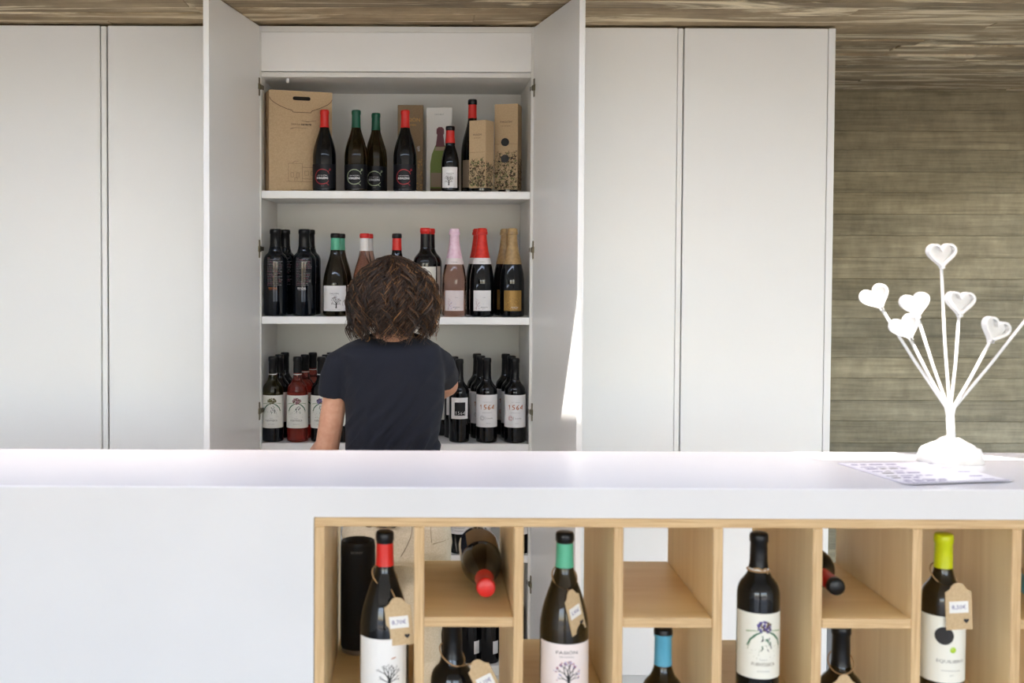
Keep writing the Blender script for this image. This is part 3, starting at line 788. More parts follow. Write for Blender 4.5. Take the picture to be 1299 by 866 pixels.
KINDS_ = {
 'ring_red': dict(prof=P_burgundy(.0408, .283), glass=M_black, caps=[('capsule', .785, 1, M_capr)], labels=[('label', .03, .33, -75, 75, M_labk, lambda: art_ring(M_inkr))]),
 'ring_green': dict(prof=P_burgundy(.0408, .283), glass=M_brownglass, caps=[('capsule', .785, 1, M_capg)], labels=[('label', .03, .33, -75, 75, M_labk, lambda: art_ring(M_inksa))]),
 'small_red': dict(prof=P_burgundy(.031, .228), glass=M_black, caps=[('capsule', .745, .935, M_capr), ('cap', .935, 1, M_capk)], labels=[('label', .06, .375, -58, 52, M_lab, lambda: art_pasion_tree(.82, 2, off=-.006))]),
 'tall_red': dict(prof=P_burgundy(.040, .335), glass=M_black, caps=[('capsule', .80, .945, M_capr), ('cap', .945, 1, M_capk)], labels=[('label', .06, .35, -58, 58, M_labgr, lambda: art_pasion_tree(1.0, 3))]),
 'bercial_orange': dict(prof=P_bordeaux(.041, .302, .0185, .62, .79), glass=M_blue, caps=[('capsule', .79, 1, M_capk)], labels=[('label', .17, .55, -42, 42, M_blue, lambda: art_bercial(M_inko, 1))]),
 'bercial_white': dict(prof=P_bordeaux(.041, .302, .0185, .62, .79), glass=M_blue, caps=[('capsule', .79, 1, M_capk)], labels=[('label', .17, .55, -42, 42, M_blue, lambda: art_bercial(M_inkw, 2))]),
 'pasion_mint': dict(prof=P_burgundy(.0432, .288, .0155, .345, .80), glass=M_brownglass, caps=[('capsule', .80, .945, M_capt), ('cap', .945, 1, M_capk)], labels=[('label', .065, .37, -62, 62, M_lab, lambda: art_pasion_tree(1.0, 4))]),
 'pasion_rose': dict(prof=P_burgundy(.0425, .288, .0155, .345, .80), glass=M_rose, caps=[('capsule', .79, .945, M_capw), ('cap', .945, 1, M_capr)], labels=[('label', .065, .37, -62, 62, M_lab, lambda: art_pasion_tree(1.0, 5))]),
 'pasion_red': dict(prof=P_burgundy(.042, .288, .0155, .345, .80), glass=M_black, caps=[('capsule', .80, .945, M_capr), ('cap', .945, 1, M_capk)], labels=[('label', .065, .37, -62, 62, M_lab, lambda: art_pasion_tree(1.0, 6))]),
 'bordeaux_redtop': dict(prof=P_bordeaux(.0425, .308, .0165, .59, .765), glass=M_black, caps=[('capsule', .78, .935, M_capk), ('cap', .935, 1, M_capr)], labels=[('label', .19, .565, -80, 60, M_labc, art_red_bordeaux)]),
 'cava_pink': dict(prof=P_cava(.0425, .306), glass=M_rose, caps=[('foil', .66, 1, M_foilp)], labels=[('neck_label', .595, .665, -85, 85, M_labp, lambda: ncol('CAVA')), ('label', .07, .30, -48, 48, M_labp, lambda: art_cava(M_ink))]),
 'cava_red': dict(prof=P_cava(.0425, .308), glass=M_black, caps=[('foil', .66, 1, M_foilr)], labels=[('neck_label', .595, .665, -85, 85, M_lab, lambda: ncol('PASI\u00d3N')), ('label', .07, .30, -44, 44, M_lab, lambda: art_cava(M_ink))]),
 'cava_gold': dict(prof=P_cava(.0425, .308), glass=M_black, caps=[('foil', .66, 1, M_foilg)], labels=[('neck_label', .595, .662, -85, 85, M_foilg, None), ('label', .07, .30, -44, 44, M_labg, art_cava_gold)]),
 'fuente_white': dict(prof=P_bordeaux(.0372, .296, .0142), glass=M_olive, caps=[('capsule', .81, 1, M_capk), ('neck_band', .79, .80, M_capw)], labels=[('label', .17, .555, -88, 88, M_labc, lambda: art_fuenteseca(M_inkol, 1)), ('wine_level', .005, .165, -180, 180, M_blue, None)]),
 'fuente_rose': dict(prof=P_bordeaux(.0372, .296, .0142), glass=M_roserd, caps=[('capsule', .81, 1, M_capk), ('neck_band', .79, .80, M_capw)], labels=[('label', .17, .555, -88, 88, M_labc, lambda: art_fuenteseca(M_inkma, 2))]),
 'fuente_red': dict(prof=P_bordeaux(.0372, .296, .0142), glass=M_black, caps=[('capsule', .81, 1, M_capk), ('neck_band', .79, .80, M_capw)], labels=[('label', .17, .555, -88, 88, M_labc, lambda: art_fuenteseca(M_inkpu, 3))]),
 'black_plain': dict(prof=P_bordeaux(.0372, .296, .0142), glass=M_black, caps=[('capsule', .78, 1, M_capk)], labels=[('label', .20, .555, -70, 70, M_labc, None)]),
 'y1564_black': dict(prof=P_bordeaux(.0355, .290, .0135), glass=M_black, caps=[('capsule', .75, 1, M_capk)], labels=[('label', .29, .545, -50, 54, M_lab, art_1564_black)]),
 'y1564_grey': dict(prof=P_bordeaux(.0372, .294, .0142), glass=M_black, caps=[('capsule', .75, 1, M_capk)], labels=[('label', .19, .575, -78, 78, M_lab, lambda: art_1564(M_inko))]),
 'y1564_red': dict(prof=P_bordeaux(.0372, .294, .0142), glass=M_black, caps=[('capsule', .75, 1, M_capk)], labels=[('label', .19, .575, -78, 78, M_lab, lambda: art_1564(M_inko2(), M_inkr))]),
 'low_white': dict(prof=P_bordeaux(.0372, .294, .0142), glass=M_black, caps=[('capsule', .75, 1, M_capk)], labels=[('label', .24, .56, -80, 80, M_lab, art_lines)]),
 'low_black': dict(prof=P_bordeaux(.040, .300, .0145), glass=M_black, caps=[('capsule', .75, 1, M_capk)], labels=[('label', .12, .27, 22, 56, M_lab, None)]),
 'rack_tree': dict(prof=P_burgundy(.0445, .302, .0150, .40, .80), glass=M_black, caps=[('capsule', .80, .935, M_capr), ('cap', .935, 1, M_capk)], labels=[('label', .06, .395, -70, 62, M_lab, art_tree_only)]),
 'rack_mint': dict(prof=P_burgundy(.0440, .302, .0150, .40, .80), glass=M_brownglass, caps=[('capsule', .795, .94, M_capt), ('cap', .94, 1, M_capk)], labels=[('label', .06, .37, -75, 75, M_labp, lambda: art_pasion_tree(1.3, 8, (M_inkpu, M_inkpl, M_inkr), off=.002))]),
 'rack_fuente': dict(prof=P_bordeaux(.0380, .302, .0150, .62, .80), glass=M_black, caps=[('capsule', .80, 1, M_capk), ('neck_band', .785, .795, M_capw)], labels=[('label', .16, .55, -86, 86, M_labc, lambda: art_fuenteseca(M_inkpu, 6))]),
 'rack_lime': dict(prof=P_bordeaux(.0385, .302, .0152, .58, .78), glass=M_brownglass, caps=[('capsule', .80, 1, M_capl)], labels=[('label', .14, .535, -92, 92, M_labc, art_equilibrio)]),
 'rack_blue': dict(prof=P_bordeaux(.0385, .300, .0155), glass=M_brownglass, caps=[('capsule', .775, .965, M_capb), ('cap', .965, 1, M_capk)], labels=[('label', .15, .52, -80, 80, M_lab, art_lines)]),
 'rack_black': dict(prof=P_bordeaux(.0400, .306, .0160, .60, .76), glass=M_brownglass, caps=[('capsule', .76, 1, M_capk)], labels=[('label', .15, .52, -80, 80, M_labc, art_lines)]),
 'rack_blackneck': dict(prof=P_bordeaux(.0400, .318, .0175, .62, .78), glass=M_black, caps=[('capsule', .77, 1, M_capk)], labels=[('label', .15, .52, -80, 80, M_labc, art_lines)]),
 'lying_red': dict(prof=P_burgundy(.0400, .300, .0155), glass=M_black, caps=[('capsule', .80, 1, M_capr)], labels=[('label', .10, .42, 130, 230, M_labgr, art_lines)]),
 'lying_redblack': dict(prof=P_bordeaux(.0385, .296, .0140), glass=M_black, caps=[('capsule', .77, .95, M_capr), ('cap', .95, 1, M_capk)], labels=[('label', .12, .5, 100, 200, M_lab, art_lines)]),
 'lying_teal': dict(prof=P_bordeaux(.0385, .296, .0150), glass=M_black, caps=[('capsule', .77, 1, M_capb)], labels=[('label', .12, .5, 100, 200, M_lab, art_lines)]),
}
def M_inko2(): return mat('ink_rust', (170, 86, 44), rough=.6)
def ncol(s):
    a = Art(); a.text(s, 0, .008, .020, .0035, M_inkg); return a

ZS1, ZS2, ZS3, ZS4 = zsh
def shelf_spot(px, Y, z): p = at(px, 300, Y); return (p.x, Y, z)
FR = YC + .050                                # first row of bottles on a shelf
G1 = 'bottles on the top shelf'
bottle('dark bottle with red capsule and red ring label in front of the kraft carrier', shelf_spot(411.5, FR, ZS1), 'ring_red', G1)
bottle('front one of the two green-capped bottles on the top shelf', shelf_spot(451.5, FR+.005, ZS1), 'ring_green', G1)
bottle('green-capped bottle standing half behind its twin on the top shelf', shelf_spot(476.5, FR+.085, ZS1), 'ring_green', G1)
bottle('dark bottle with red capsule and red ring label in front of the brown gift box', shelf_spot(513.5, FR, ZS1), 'ring_red', G1)
bottle('small dark bottle with red neck and white tree label before the white carton', shelf_spot(570.5, FR, ZS1), 'small_red', G1)
bottle('tallest dark bottle with red neck behind the small kraft box', shelf_spot(598.5, FR+.10, ZS1), 'tall_red', G1)
G2 = 'bottles on the middle shelf'
bottle('broad blue-black bottle with orange lettering at the end of the middle shelf', shelf_spot(349.5, FR, ZS2), 'bercial_orange', G2)
bottle('broad blue-black bottle hidden behind the orange-lettered one', shelf_spot(361, FR+.087, ZS2), 'bercial_orange', G2)
bottle('broad blue-black bottle with white lettering beside the orange-lettered one', shelf_spot(386, FR-.002, ZS2), 'bercial_white', G2)
bottle('broad blue-black bottle hidden behind the white-lettered one', shelf_spot(392.5, FR+.087, ZS2), 'bercial_white', G2)
bottle('sloping dark bottle with mint capsule and white tree label, in front', shelf_spot(425.5, FR-.002, ZS2), 'pasion_mint', G2)
bottle('mint-capped bottle behind the front mint-capped one', shelf_spot(432, FR+.09, ZS2), 'pasion_mint', G2)
bottle('rose wine bottle with white and red capsule beside the woman\'s hair', shelf_spot(462.5, FR+.002, ZS2), 'pasion_rose', G2)
bottle('rose wine bottle hidden behind the first white-and-red-capped one', shelf_spot(467.5, FR+.093, ZS2), 'pasion_rose', G2)
bottle('dark bottle with black and red capsule rising behind the woman\'s head', shelf_spot(503.5, FR+.002, ZS2), 'pasion_red', G2)
bottle('black straight bottle with red top and cream label beside the pink foil bottle', shelf_spot(539.5, FR, ZS2), 'bordeaux_redtop', G2)
bottle('red-topped straight bottle hidden behind the front red-topped one', shelf_spot(545.5, FR+.09, ZS2), 'bordeaux_redtop', G2)
bottle('sparkling rose bottle with pale pink foil and pink label', shelf_spot(576.5, FR-.002, ZS2), 'cava_pink', G2)
bottle('sparkling wine bottle with bright red foil and white label, in front', shelf_spot(611.5, FR-.002, ZS2), 'cava_red', G2)
bottle('red-foiled sparkling bottle behind the front red-foiled one', shelf_spot(606, FR+.09, ZS2), 'cava_red', G2)
bottle('sparkling wine bottle with gold foil and gold label, in front', shelf_spot(650, FR-.002, ZS2), 'cava_gold', G2)
bottle('gold-foiled sparkling bottle behind the front gold-foiled one', shelf_spot(641, FR+.09, ZS2), 'cava_gold', G2)
G3 = 'bottles on the shelf by the woman\'s arms'
bottle('white wine bottle with flower label in the lower shelf\'s front corner', shelf_spot(346, FR-.002, ZS3), 'fuente_white', G3)
bottle('dark bottle second in the row behind the white wine bottle', shelf_spot(354.5, FR+.082, ZS3), 'black_plain', G3)
bottle('dark bottle last in the row behind the white wine bottle', shelf_spot(361.5, FR+.164, ZS3), 'black_plain', G3)
bottle('red-tinted rose bottle with flower label beside the white wine bottle', shelf_spot(377.5, FR-.002, ZS3), 'fuente_rose', G3)
bottle('rose bottle second in the row behind the flower-labelled rose', shelf_spot(387, FR+.082, ZS3), 'fuente_rose', G3)
bottle('rose bottle last in the row behind the flower-labelled rose', shelf_spot(397, FR+.164, ZS3), 'fuente_rose', G3)
bottle('dark bottle with purple flower label partly behind the woman\'s bare arm', shelf_spot(408, FR-.002, ZS3), 'fuente_red', G3)
bottle('dark capped bottle just behind the purple flower bottle by the woman\'s sleeve', shelf_spot(414, FR+.082, ZS3), 'fuente_red', G3)
bottle('dark bottle last in the row behind the purple flower bottle', shelf_spot(420, FR+.164, ZS3), 'fuente_red', G3)
bottle('bottle with a white label glimpsed between the woman\'s arm and shirt', shelf_spot(437, FR-.002, ZS3), 'black_plain', G3)
bottle('slim black bottle whose label frames a black square numbered 1564', shelf_spot(583.5, FR, ZS3), 'y1564_black', G3)
bottle('black bottle behind the black-square 1564 bottle', shelf_spot(577, FR+.09, ZS3), 'y1564_black', G3)
bottle('black bottle in the shade between the woman\'s elbow and the 1564 bottles', shelf_spot(564, FR+.15, ZS3), 'black_plain', G3)
bottle('white-labelled 1564 bottle with orange numerals and a grey seal, in front', shelf_spot(618.5, FR, ZS3), 'y1564_grey', G3)
bottle('black bottle second in the row behind the grey-seal 1564 bottle', shelf_spot(611, FR+.082, ZS3), 'y1564_grey', G3)
bottle('black bottle last in the row behind the grey-seal 1564 bottle', shelf_spot(606, FR+.17, ZS3), 'y1564_grey', G3)
bottle('white-labelled 1564 bottle with orange numerals and a red seal by the door', shelf_spot(654.5, FR-.004, ZS3), 'y1564_red', G3)
bottle('black bottle second in the row behind the red-seal 1564 bottle', shelf_spot(650, FR+.082, ZS3), 'y1564_red', G3)
bottle('black bottle last in the row behind the red-seal 1564 bottle', shelf_spot(642.5, FR+.165, ZS3), 'y1564_red', G3)
G4 = 'bottles on the lower shelves seen through the rack'
for i, (px, y) in enumerate(((585, 0), (611.5, 0), (661, .0))):
    bottle(('white-labelled bottle just right of the woman\'s hip on the lower cupboard shelf',
            'white-labelled bottle behind the lying red-capped bottle, on the lower cupboard shelf',
            'bottle at the open door\'s edge on the lower cupboard shelf')[i], shelf_spot(px, FR, ZS4), 'low_white', G4)
for i, px in enumerate((571, 598, 622, 655)):
    bottle(('dark bottle by the woman\'s leg on the cupboard floor', 'dark bottle on the cupboard floor, second from the woman\'s leg',
            'dark bottle with small white label on the cupboard floor, third from the woman\'s leg', 'dark bottle at the open door\'s edge on the cupboard floor')[i],
           shelf_spot(px, FR, ZBOT), 'low_black', G4)

# ------------------------------------------------------------ boxes on the top shelf
# kraft carrier with handle and envelope flap
a0 = at(341.5, 113, YC+.022); zt = a0.z
kb = thing('bottle_carrier', 'large kraft bottle carrier with handle slot and curved flap in the shelf corner', 'box', (a0.x, YC+.022, ZS1), R(19))
KW, KH, KD = .224, zt-ZS1-.001, .072
box('body', (0, .0022, 0), (KW, KD, KH), M_kraft, kb, .0012, 1)
fl = [(0, KH), (0, KH-.024)] + [(KW*.28*t, KH-.024-.040*(t**.55)) for t in (.1, .25, .45, .7, 1)] + [(KW*.36, KH-.068), (KW*.37, KH-.074), (KW*.66, KH-.074), (KW*.67, KH-.068)] + [(KW-KW*.28*t, KH-.024-.040*(t**.55)) for t in (1, .7, .45, .25, .1)] + [(KW, KH-.024), (KW, KH)]
link('flap', prism_me('flap', fl, 0, .002, M_kraft), kb)
def stadium(cx, cz, l, r, n=8):
    return [(cx-l/2+r*math.cos(R(90+180*k/n)), cz+r*math.sin(R(90+180*k/n))) for k in range(n+1)] + [(cx+l/2+r*math.cos(R(-90+180*k/n)), cz+r*math.sin(R(-90+180*k/n))) for k in range(n+1)]
M_void = mat('dark_void', (30, 24, 20), rough=.9)
link('handle_slot', prism_me('handle_slot', stadium(KW*.51, KH-.026, .050, .0065), -.0003, .0018, M_void), kb)
A = Art()
A.line([(0, KH-.025)] + fl[2:16] + [(KW, KH-.025)], .0020, M_inkbr)
A.text('SIERRA', KW*.42, KH-.116, .034, .0055, M_inkbr); A.text('NORTE', KW*.585, KH-.116, .036, .0065, M_ink, .03)
A.line([(KW*.50, KH-.102), (KW*.60, KH-.106), (KW*.74, KH-.101)], [.0006, .0016, .0006], M_ink)
A.line([(KW*.33, KH-.132), (KW*.40, KH-.128), (KW*.60, KH-.128)], [.0016, .0010, .0005], M_ink)
for x0, x1, z0, z1 in ((.30, .52, .035, .098), (.52, .92, .045, .085), (.34, .38, .05, .066), (.43, .47, .05, .066), (.56, .62, .058, .072), (.66, .72, .058, .072), (.76, .82, .058, .072), (.40, .44, .035, .048)):
    A.line([(KW*x0, z0), (KW*x1, z0), (KW*x1, z1), (KW*x0, z1), (KW*x0, z0)], .0008, M_inkbr)
A.line([(KW*.26, .035), (KW*.96, .035)], .0008, M_inkbr); A.line([(KW*.36, .098), (KW*.40, .106), (KW*.46, .106)], .0008, M_inkbr)
A.line([(KW*.34, .006), (KW*.9, .006)], .001, M_inkbr)
A.build('print', lambda u, v: (u, -.0006, v), kb)['kind'] = 'stuff'

def carton(name, label, px0, px1, ytop, Y, dep, m_, rz=0, group='gift boxes on the top shelf', z=None):
    p0, p1 = at(px0, ytop, Y), at(px1, ytop, Y)
    W = p1.x-p0.x; H = p0.z-ZS1
    t = thing(name, label, 'box', ((p0.x+p1.x)/2, Y, ZS1), rz, group)
    return t, W, H
t, W, H = carton('gift_box', 'tall brown gift box with gold name behind a red-capped bottle', 504.5, 537, 133, YC+.20, .085, M_kraftd)
box('body', (-W/2, 0, 0), (W/2, .085, H-.0003), M_kraftd, t, .001, 1)
A = Art(); A.text('PASI\u00d3N', .002, H-.052, .066, .017, M_inkgo); A.text('DE BOBAL', .002, H-.072, .040, .006, M_inkgo)
rnd = random.Random(4)
for _ in range(70): A.disc(rnd.uniform(.008, W/2-.003), rnd.uniform(.01, .13)**1.0, rnd.uniform(.0008, .0022), M_inkgo, 5)
A.text('Vino', W/2-.016, .165, .018, .012, M_inkw, rot=-1.2)
A.build('print', lambda u, v: (u, -.0007, v), t)
t, W, H = carton('gift_box', 'white carton picturing a green bottle with maroon foil', 541, 573.5, 136, YC+.20, .085, M_boxw)
box('body', (-W/2, 0, 0), (W/2, .085, H-.0003), M_boxw, t, .001, 1)
A = Art(); A.text('CAVA BRUT', 0, H-.026, .034, .005, M_inkg)
bx = .004
A.poly([(bx-.036, .002), (bx+.036, .002), (bx+.036, .110), (bx+.030, .145), (bx+.018, .175), (bx+.014, .182), (bx-.014, .182), (bx-.018, .175), (bx-.030, .145), (bx-.036, .110)], M_grass)
A.build('print', lambda u, v: (u, -.0007, v), t)['kind'] = 'stuff'
A = Art(); A.poly([(bx-.034, .026), (bx+.034, .026), (bx+.034, .078), (bx-.034, .078)], M_labgr); A.poly([(bx-.036, .002), (bx+.036, .002), (bx+.036, .022), (bx-.036, .022)], M_inkbr)
A.poly([(bx-.0165, .172), (bx+.0165, .172), (bx+.011, .215), (bx+.014, .220), (bx+.0135, .236), (bx+.006, .243), (bx-.006, .243), (bx-.0135, .236), (bx-.014, .220), (bx-.011, .215)], M_maroon)
A.poly([(bx-.020, .158), (bx+.020, .158), (bx+.017, .171), (bx-.017, .171)], M_labgr)
A.build('print', lambda u, v: (u, -.0011, v), t)['kind'] = 'stuff'
def floral(A, w, h0, h1, n, seed):
    rnd = random.Random(seed)
    for _ in range(n):
        y = h0 + (h1-h0)*rnd.random()**1.25; x = rnd.uniform(-w/2+.004, w/2-.004); k = rnd.random()
        m_ = rnd.choice((M_inkbr, M_inkbr, M_ink, M_inkol))
        if k < .22: A.heart(x, y, rnd.uniform(.006, .010), m_, rnd.uniform(-.5, .5))
        elif k < .5:
            an = rnd.uniform(0, 6.28); l = rnd.uniform(.004, .008)
            A.line([(x, y), (x+l*.5*math.cos(an), y+l*.5*math.sin(an)), (x+l*math.cos(an), y+l*math.sin(an))], [.0004, .0036, .0003], m_)
        elif k < .72: A.ring(x, y, rnd.uniform(.004, .009), .0009, m_, rnd.uniform(0, 200), rnd.uniform(220, 360), 8)
        else: A.disc(x, y, rnd.uniform(.0008, .0019), m_, 5)
def kraft_box(label, px0, px1, ytop, Y, wid, dep, rz, n, seed, holes):
    p0, p1 = at(px0, ytop, Y), at(px1, ytop, Y); H = p0.z-ZS1
    t = thing('gift_box', label, 'box', (p0.x, Y, ZS1), R(rz), 'gift boxes on the top shelf')
    z0 = .013
    box('body', (0, 0, z0), (wid, dep, H-.0005), M_kraft, t, .001, 1)
    # foot of the bottle showing below the sleeve
    f = link('bottle_foot', cached(('foot', wid), lambda: lathe_me('bottle_foot', [(0, 0), (.031, 0), (.036, .004), (.036, z0-.0004), (0, z0-.0004)], M_black, 24)), t, (wid/2, dep/2, .0))
    f['label'] = 'dark glass bottle foot below the kraft sleeve'
    A = Art(); A.text('PASI\u00d3N', 0, H-.050*H/.25, wid*.5, .008, M_ink); A.text('DE BOBAL', 0, H-.062*H/.25, wid*.4, .003, M_inkbr)
    A.line([(-wid/2+.001, H*.55), (wid/2-.001, H*.55)], .0006, M_inkbr)
    floral(A, wid, .018, H*.46, n, seed); A.build('print', lambda u, v: (wid/2+u, -.0007, v), t)['kind'] = 'stuff'
    A = Art(); floral(A, dep, .018, H*.40, int(n*.7), seed+1); A.build('print', lambda u, v: (wid+.0007, dep/2+u, v), t)['kind'] = 'stuff'
    for hz in holes:
        d = link('window_hole', cached('dome', lambda: prism_me('window_hole', [(.0145*math.cos(2*math.pi*k/20), .0145*math.sin(2*math.pi*k/20)) for k in range(20)], 0, .002, M_black)), t, (wid*.46, -.0012, hz))
    return t
kraft_box('small kraft gift box with floral print and angled side', 595.2, 617, 153, YC+.030, .0645, .0645, -30, 300, 21, ())
kraft_box('tall kraft gift box with floral print and two round holes by the cupboard side', 627.5, 658, 132, YC+.115, .0835, .078, -15, 380, 31, (.180, .122))
# ------------------------------------------------------------ the woman at the open cupboard, seen from behind
M_skin = noisy('skin', (206, 156, 128), (198, 144, 116), (60, 60, 60), rough=.5)
M_shirt = mat('navy_black_jersey', (30, 32, 41), rough=.9, spec=.25, sheen=.04)
M_trou = noisy('khaki_cotton', (196, 184, 160), (184, 172, 148), (220, 220, 220), rough=.9, bump=.15)
M_seam_crease = mat('khaki_seam_crease', (140, 128, 106), rough=.9)
M_shoe = mat('white_canvas', (215, 212, 206), rough=.7)
M_eyew = mat('eye_white', (235, 232, 228), rough=.2)
M_lip = mat('lips', (176, 100, 92), rough=.5)
YP = 3.22; KP = YP/F
def pp(px, py, Y=YP): return at(px, py, Y)
def rings(lst, n=28):
    """Closed stack of horizontal ellipses: (centre, half width, half depth), with rounded ends."""
    vs, fs = [], []
    for c, rx, ry in lst:
        for k in range(n):
            t = 2*math.pi*k/n; e = .86
            cx, sx = math.cos(t), math.sin(t)
            vs.append(c + Vector((rx*math.copysign(abs(cx)**e, cx), ry*math.copysign(abs(sx)**e, sx), 0)))
    for i in range(len(lst)-1):
        for k in range(n): fs.append((i*n+k, i*n+(k+1) % n, (i+1)*n+(k+1) % n, (i+1)*n+k))
    fs.append(tuple(range(n))[::-1]); fs.append(tuple((len(lst)-1)*n+k for k in range(n)))
    return vs, fs
def limb(pts, rad, n=14):
    pts = [Vector(p) for p in pts]; rad = list(rad)
    d0 = (pts[0]-pts[1]).normalized(); d1 = (pts[-1]-pts[-2]).normalized()
    P_ = [pts[0]+d0*rad[0]*.75, pts[0]+d0*rad[0]*.45] + pts + [pts[-1]+d1*rad[-1]*.45, pts[-1]+d1*rad[-1]*.75]
    R_ = [rad[0]*.55, rad[0]*.88] + rad + [rad[-1]*.88, rad[-1]*.55]
    return tube_geo(P_, R_, n)
def blob(c, r, n=16):
    c = Vector(c); vs, fs = [], []
    for i in range(1, n):
        ph = math.pi*i/n
        for k in range(2*n):
            th = math.pi*k/n; vs.append(c+Vector((r[0]*math.sin(ph)*math.cos(th), r[1]*math.sin(ph)*math.sin(th), r[2]*math.cos(ph))))
    for i in range(n-2):
        for k in range(2*n): fs.append((i*2*n+k, (i+1)*2*n+k, (i+1)*2*n+(k+1) % (2*n), i*2*n+(k+1) % (2*n)))
    fs.append(tuple(range(2*n))); fs.append(tuple((n-2)*2*n+k for k in range(2*n))[::-1])
    return vs, fs
def fuse(name, geos, voxel, iters, m_):
    vs, fs = [], []
    for v, f in geos:
        b = len(vs); vs += v; fs += [tuple(i+b for i in q) for q in f]
    me = mesh('raw', vs, fs, m_)
    bm = bmesh.new(); bm.from_mesh(me); bmesh.ops.recalc_face_normals(bm, faces=bm.faces); bm.to_mesh(me); bm.free()
    ob = bpy.data.objects.new('raw', me); C.objects.link(ob)
    md = ob.modifiers.new('r', 'REMESH'); md.mode = 'VOXEL'; md.voxel_size = voxel
    sm = ob.modifiers.new('s', 'SMOOTH'); sm.iterations = iters; sm.factor = .5
    dg = bpy.context.evaluated_depsgraph_get()
    out = bpy.data.meshes.new_from_object(ob.evaluated_get(dg)); out.name = name
    bpy.data.objects.remove(ob); bpy.data.meshes.remove(me)
    out.materials.clear(); out.materials.append(m_)
    out.polygons.foreach_set('use_smooth', [True]*len(out.polygons))
    return out
FLOORP = Vector((pp(503, 700).x, YP, 0))
person = thing('person', 'woman with curly brown hair in a dark T-shirt and khaki trousers reaching into the cupboard', 'person', FLOORP)
def plink(name, me, parent=None):
    o = link(name, me, parent or person)
    if not parent:
        me.transform(Matrix.Translation(-FLOORP))
    return o
def hand(wrist, d, n, L=.165, curl=.35, thumb=1):
    """Palm, four unequal bent fingers and a thumb off the side of the palm."""
    wrist, d, n = Vector(wrist), Vector(d).normalized(), Vector(n).normalized()
    s = d.cross(n).normalized(); n = s.cross(d).normalized()
    g = []
    for o in (-.024, -.008, .008, .024): g.append(limb([wrist+s*o*.7+d*.010, wrist+s*o*.95+d*.045, wrist+s*o+d*.078], [.013, .0135, .0115], 10))
    for o, l in ((-.027, .058), (-.009, .070), (.009, .076), (.027, .068)):
        p = wrist + s*o + d*.078; a = 0; pts = [p - d*.010, p]
        for f_ in (.45, .31, .24):
            a += curl; p = p + (d*math.cos(a) - n*math.sin(a))*l*f_; pts.append(p.copy())
        g.append(limb(pts, [.0095, .0095, .0088, .0080, .0070], 8))
    t0 = wrist + s*.020*thumb + d*.018
    g.append(limb([t0, t0+s*.026*thumb+d*.018-n*.006, t0+s*.036*thumb+d*.046-n*.014, t0+s*.036*thumb+d*.070-n*.022], [.013, .0115, .0098, .0080], 8))
    return g
def body():
    g = []
    T = [(432, 498, 30, .052), (442, 497, 42, .062), (455, 498, 54, .082), (480, 499, 60, .098), (520, 499, 57, .096), (560, 498, 54, .088), (600, 499, 55, .088), (640, 502, 58, .094), (670, 504, 58, .098), (686, 505, 48, .08)]
    g.append(rings([(Vector((pp(c, y).x, YP, pp(c, y).z)), hw*KP, dp) for y, c, hw, dp in T][::-1]))
    hc = pp(497, 372, YP+.025)
    g.append(limb([pp(499, 440), pp(498, 424, YP+.008), pp(497, 400, YP+.02)], [.056, .050, .052]))
    g.append(blob(hc+Vector((0, -.012, .018)), (.073, .088, .083)))                # skull
    g.append(blob(hc+Vector((0, .028, -.035)), (.058, .060, .072)))                # face and jaw
    g.append(blob(hc+Vector((0, .062, -.088)), (.022, .020, .018), 10))            # chin
    g.append(limb([hc+Vector((0, .084, .002)), hc+Vector((0, .104, -.032))], [.009, .013], 8))   # nose
    for s in (-1, 1):
        g.append(blob(hc+Vector((s*.074, -.006, -.020)), (.009, .018, .031), 10))   # ears
        g.append(blob(hc+Vector((s*.034, .066, -.040)), (.020, .016, .018), 10))    # cheeks
        g.append(blob(hc+Vector((s*.028, .078, .018)), (.022, .010, .007), 8))      # brows
    g.append(blob(hc+Vector((0, .084, -.060)), (.022, .008, .008), 8))              # mouth
    # left arm hangs, elbow just above the counter line, forearm forward
    e = pp(415, 566, YP+.01); w_ = pp(394, 596, 3.47)
    g.append(limb([pp(446, 464), pp(427, 492), pp(421, 530), e], [.036, .0365, .0365, .036]))
    g.append(limb([e, e.lerp(w_, .3), e.lerp(w_, .65), w_], [.037, .039, .032, .024]))
    g += hand(w_, (w_-e)+Vector((.01, .06, -.01)), (0, 0, 1), curl=.3, thumb=1)
    # right arm lifted forward to a bottle
    e2 = pp(567, 488, 3.42); w2 = pp(540, 502, 3.665)
    g.append(limb([pp(546, 466, YP+.02), pp(558, 476, 3.32), e2], [.036, .036, .036]))
    g.append(limb([e2, e2.lerp(w2, .35), e2.lerp(w2, .7), w2], [.036, .037, .031, .024]))
    g += hand(w2, (w2-e2)+Vector((0, .10, 0)), (0, 0, 1), curl=.4, thumb=-1)
    for c0, c1, c2, c3 in ((478, 474, 474, 474), (532, 534, 533, 534)):
        g.append(limb([pp(c0, 690), pp(c1, 760), pp(c2, 840, YP+.005), pp(c2, 900, YP-.02), pp(c3, 965, YP-.01)], [.064, .058, .048, .046, .036]))
        f0 = pp(c3, 972, YP); f0.z = .045
        g.append(limb([f0+Vector((0, -.03, .01)), f0+Vector((0, .06, -.005)), f0+Vector((0, .14, -.015))], [.034, .032, .024]))
    return fuse('body', g, .0042, 4, M_skin)
b_o = plink('body', body())
hc = pp(497, 372, YP+.025)
for s in (-1, 1):
    v, f = blob(hc+Vector((s*.030, .080, -.002)), (.0115, .0085, .008), 8)
    eo = plink('eye', mesh('eye', v, f, M_eyew, smooth=True))
    v, f = blob(hc+Vector((s*.030, .0868, -.002)), (.005, .0025, .005), 6)
    me = mesh('iris', v, f, M_inkbr, smooth=True); me.transform(Matrix.Translation(-FLOORP)); link('iris', me, eo)
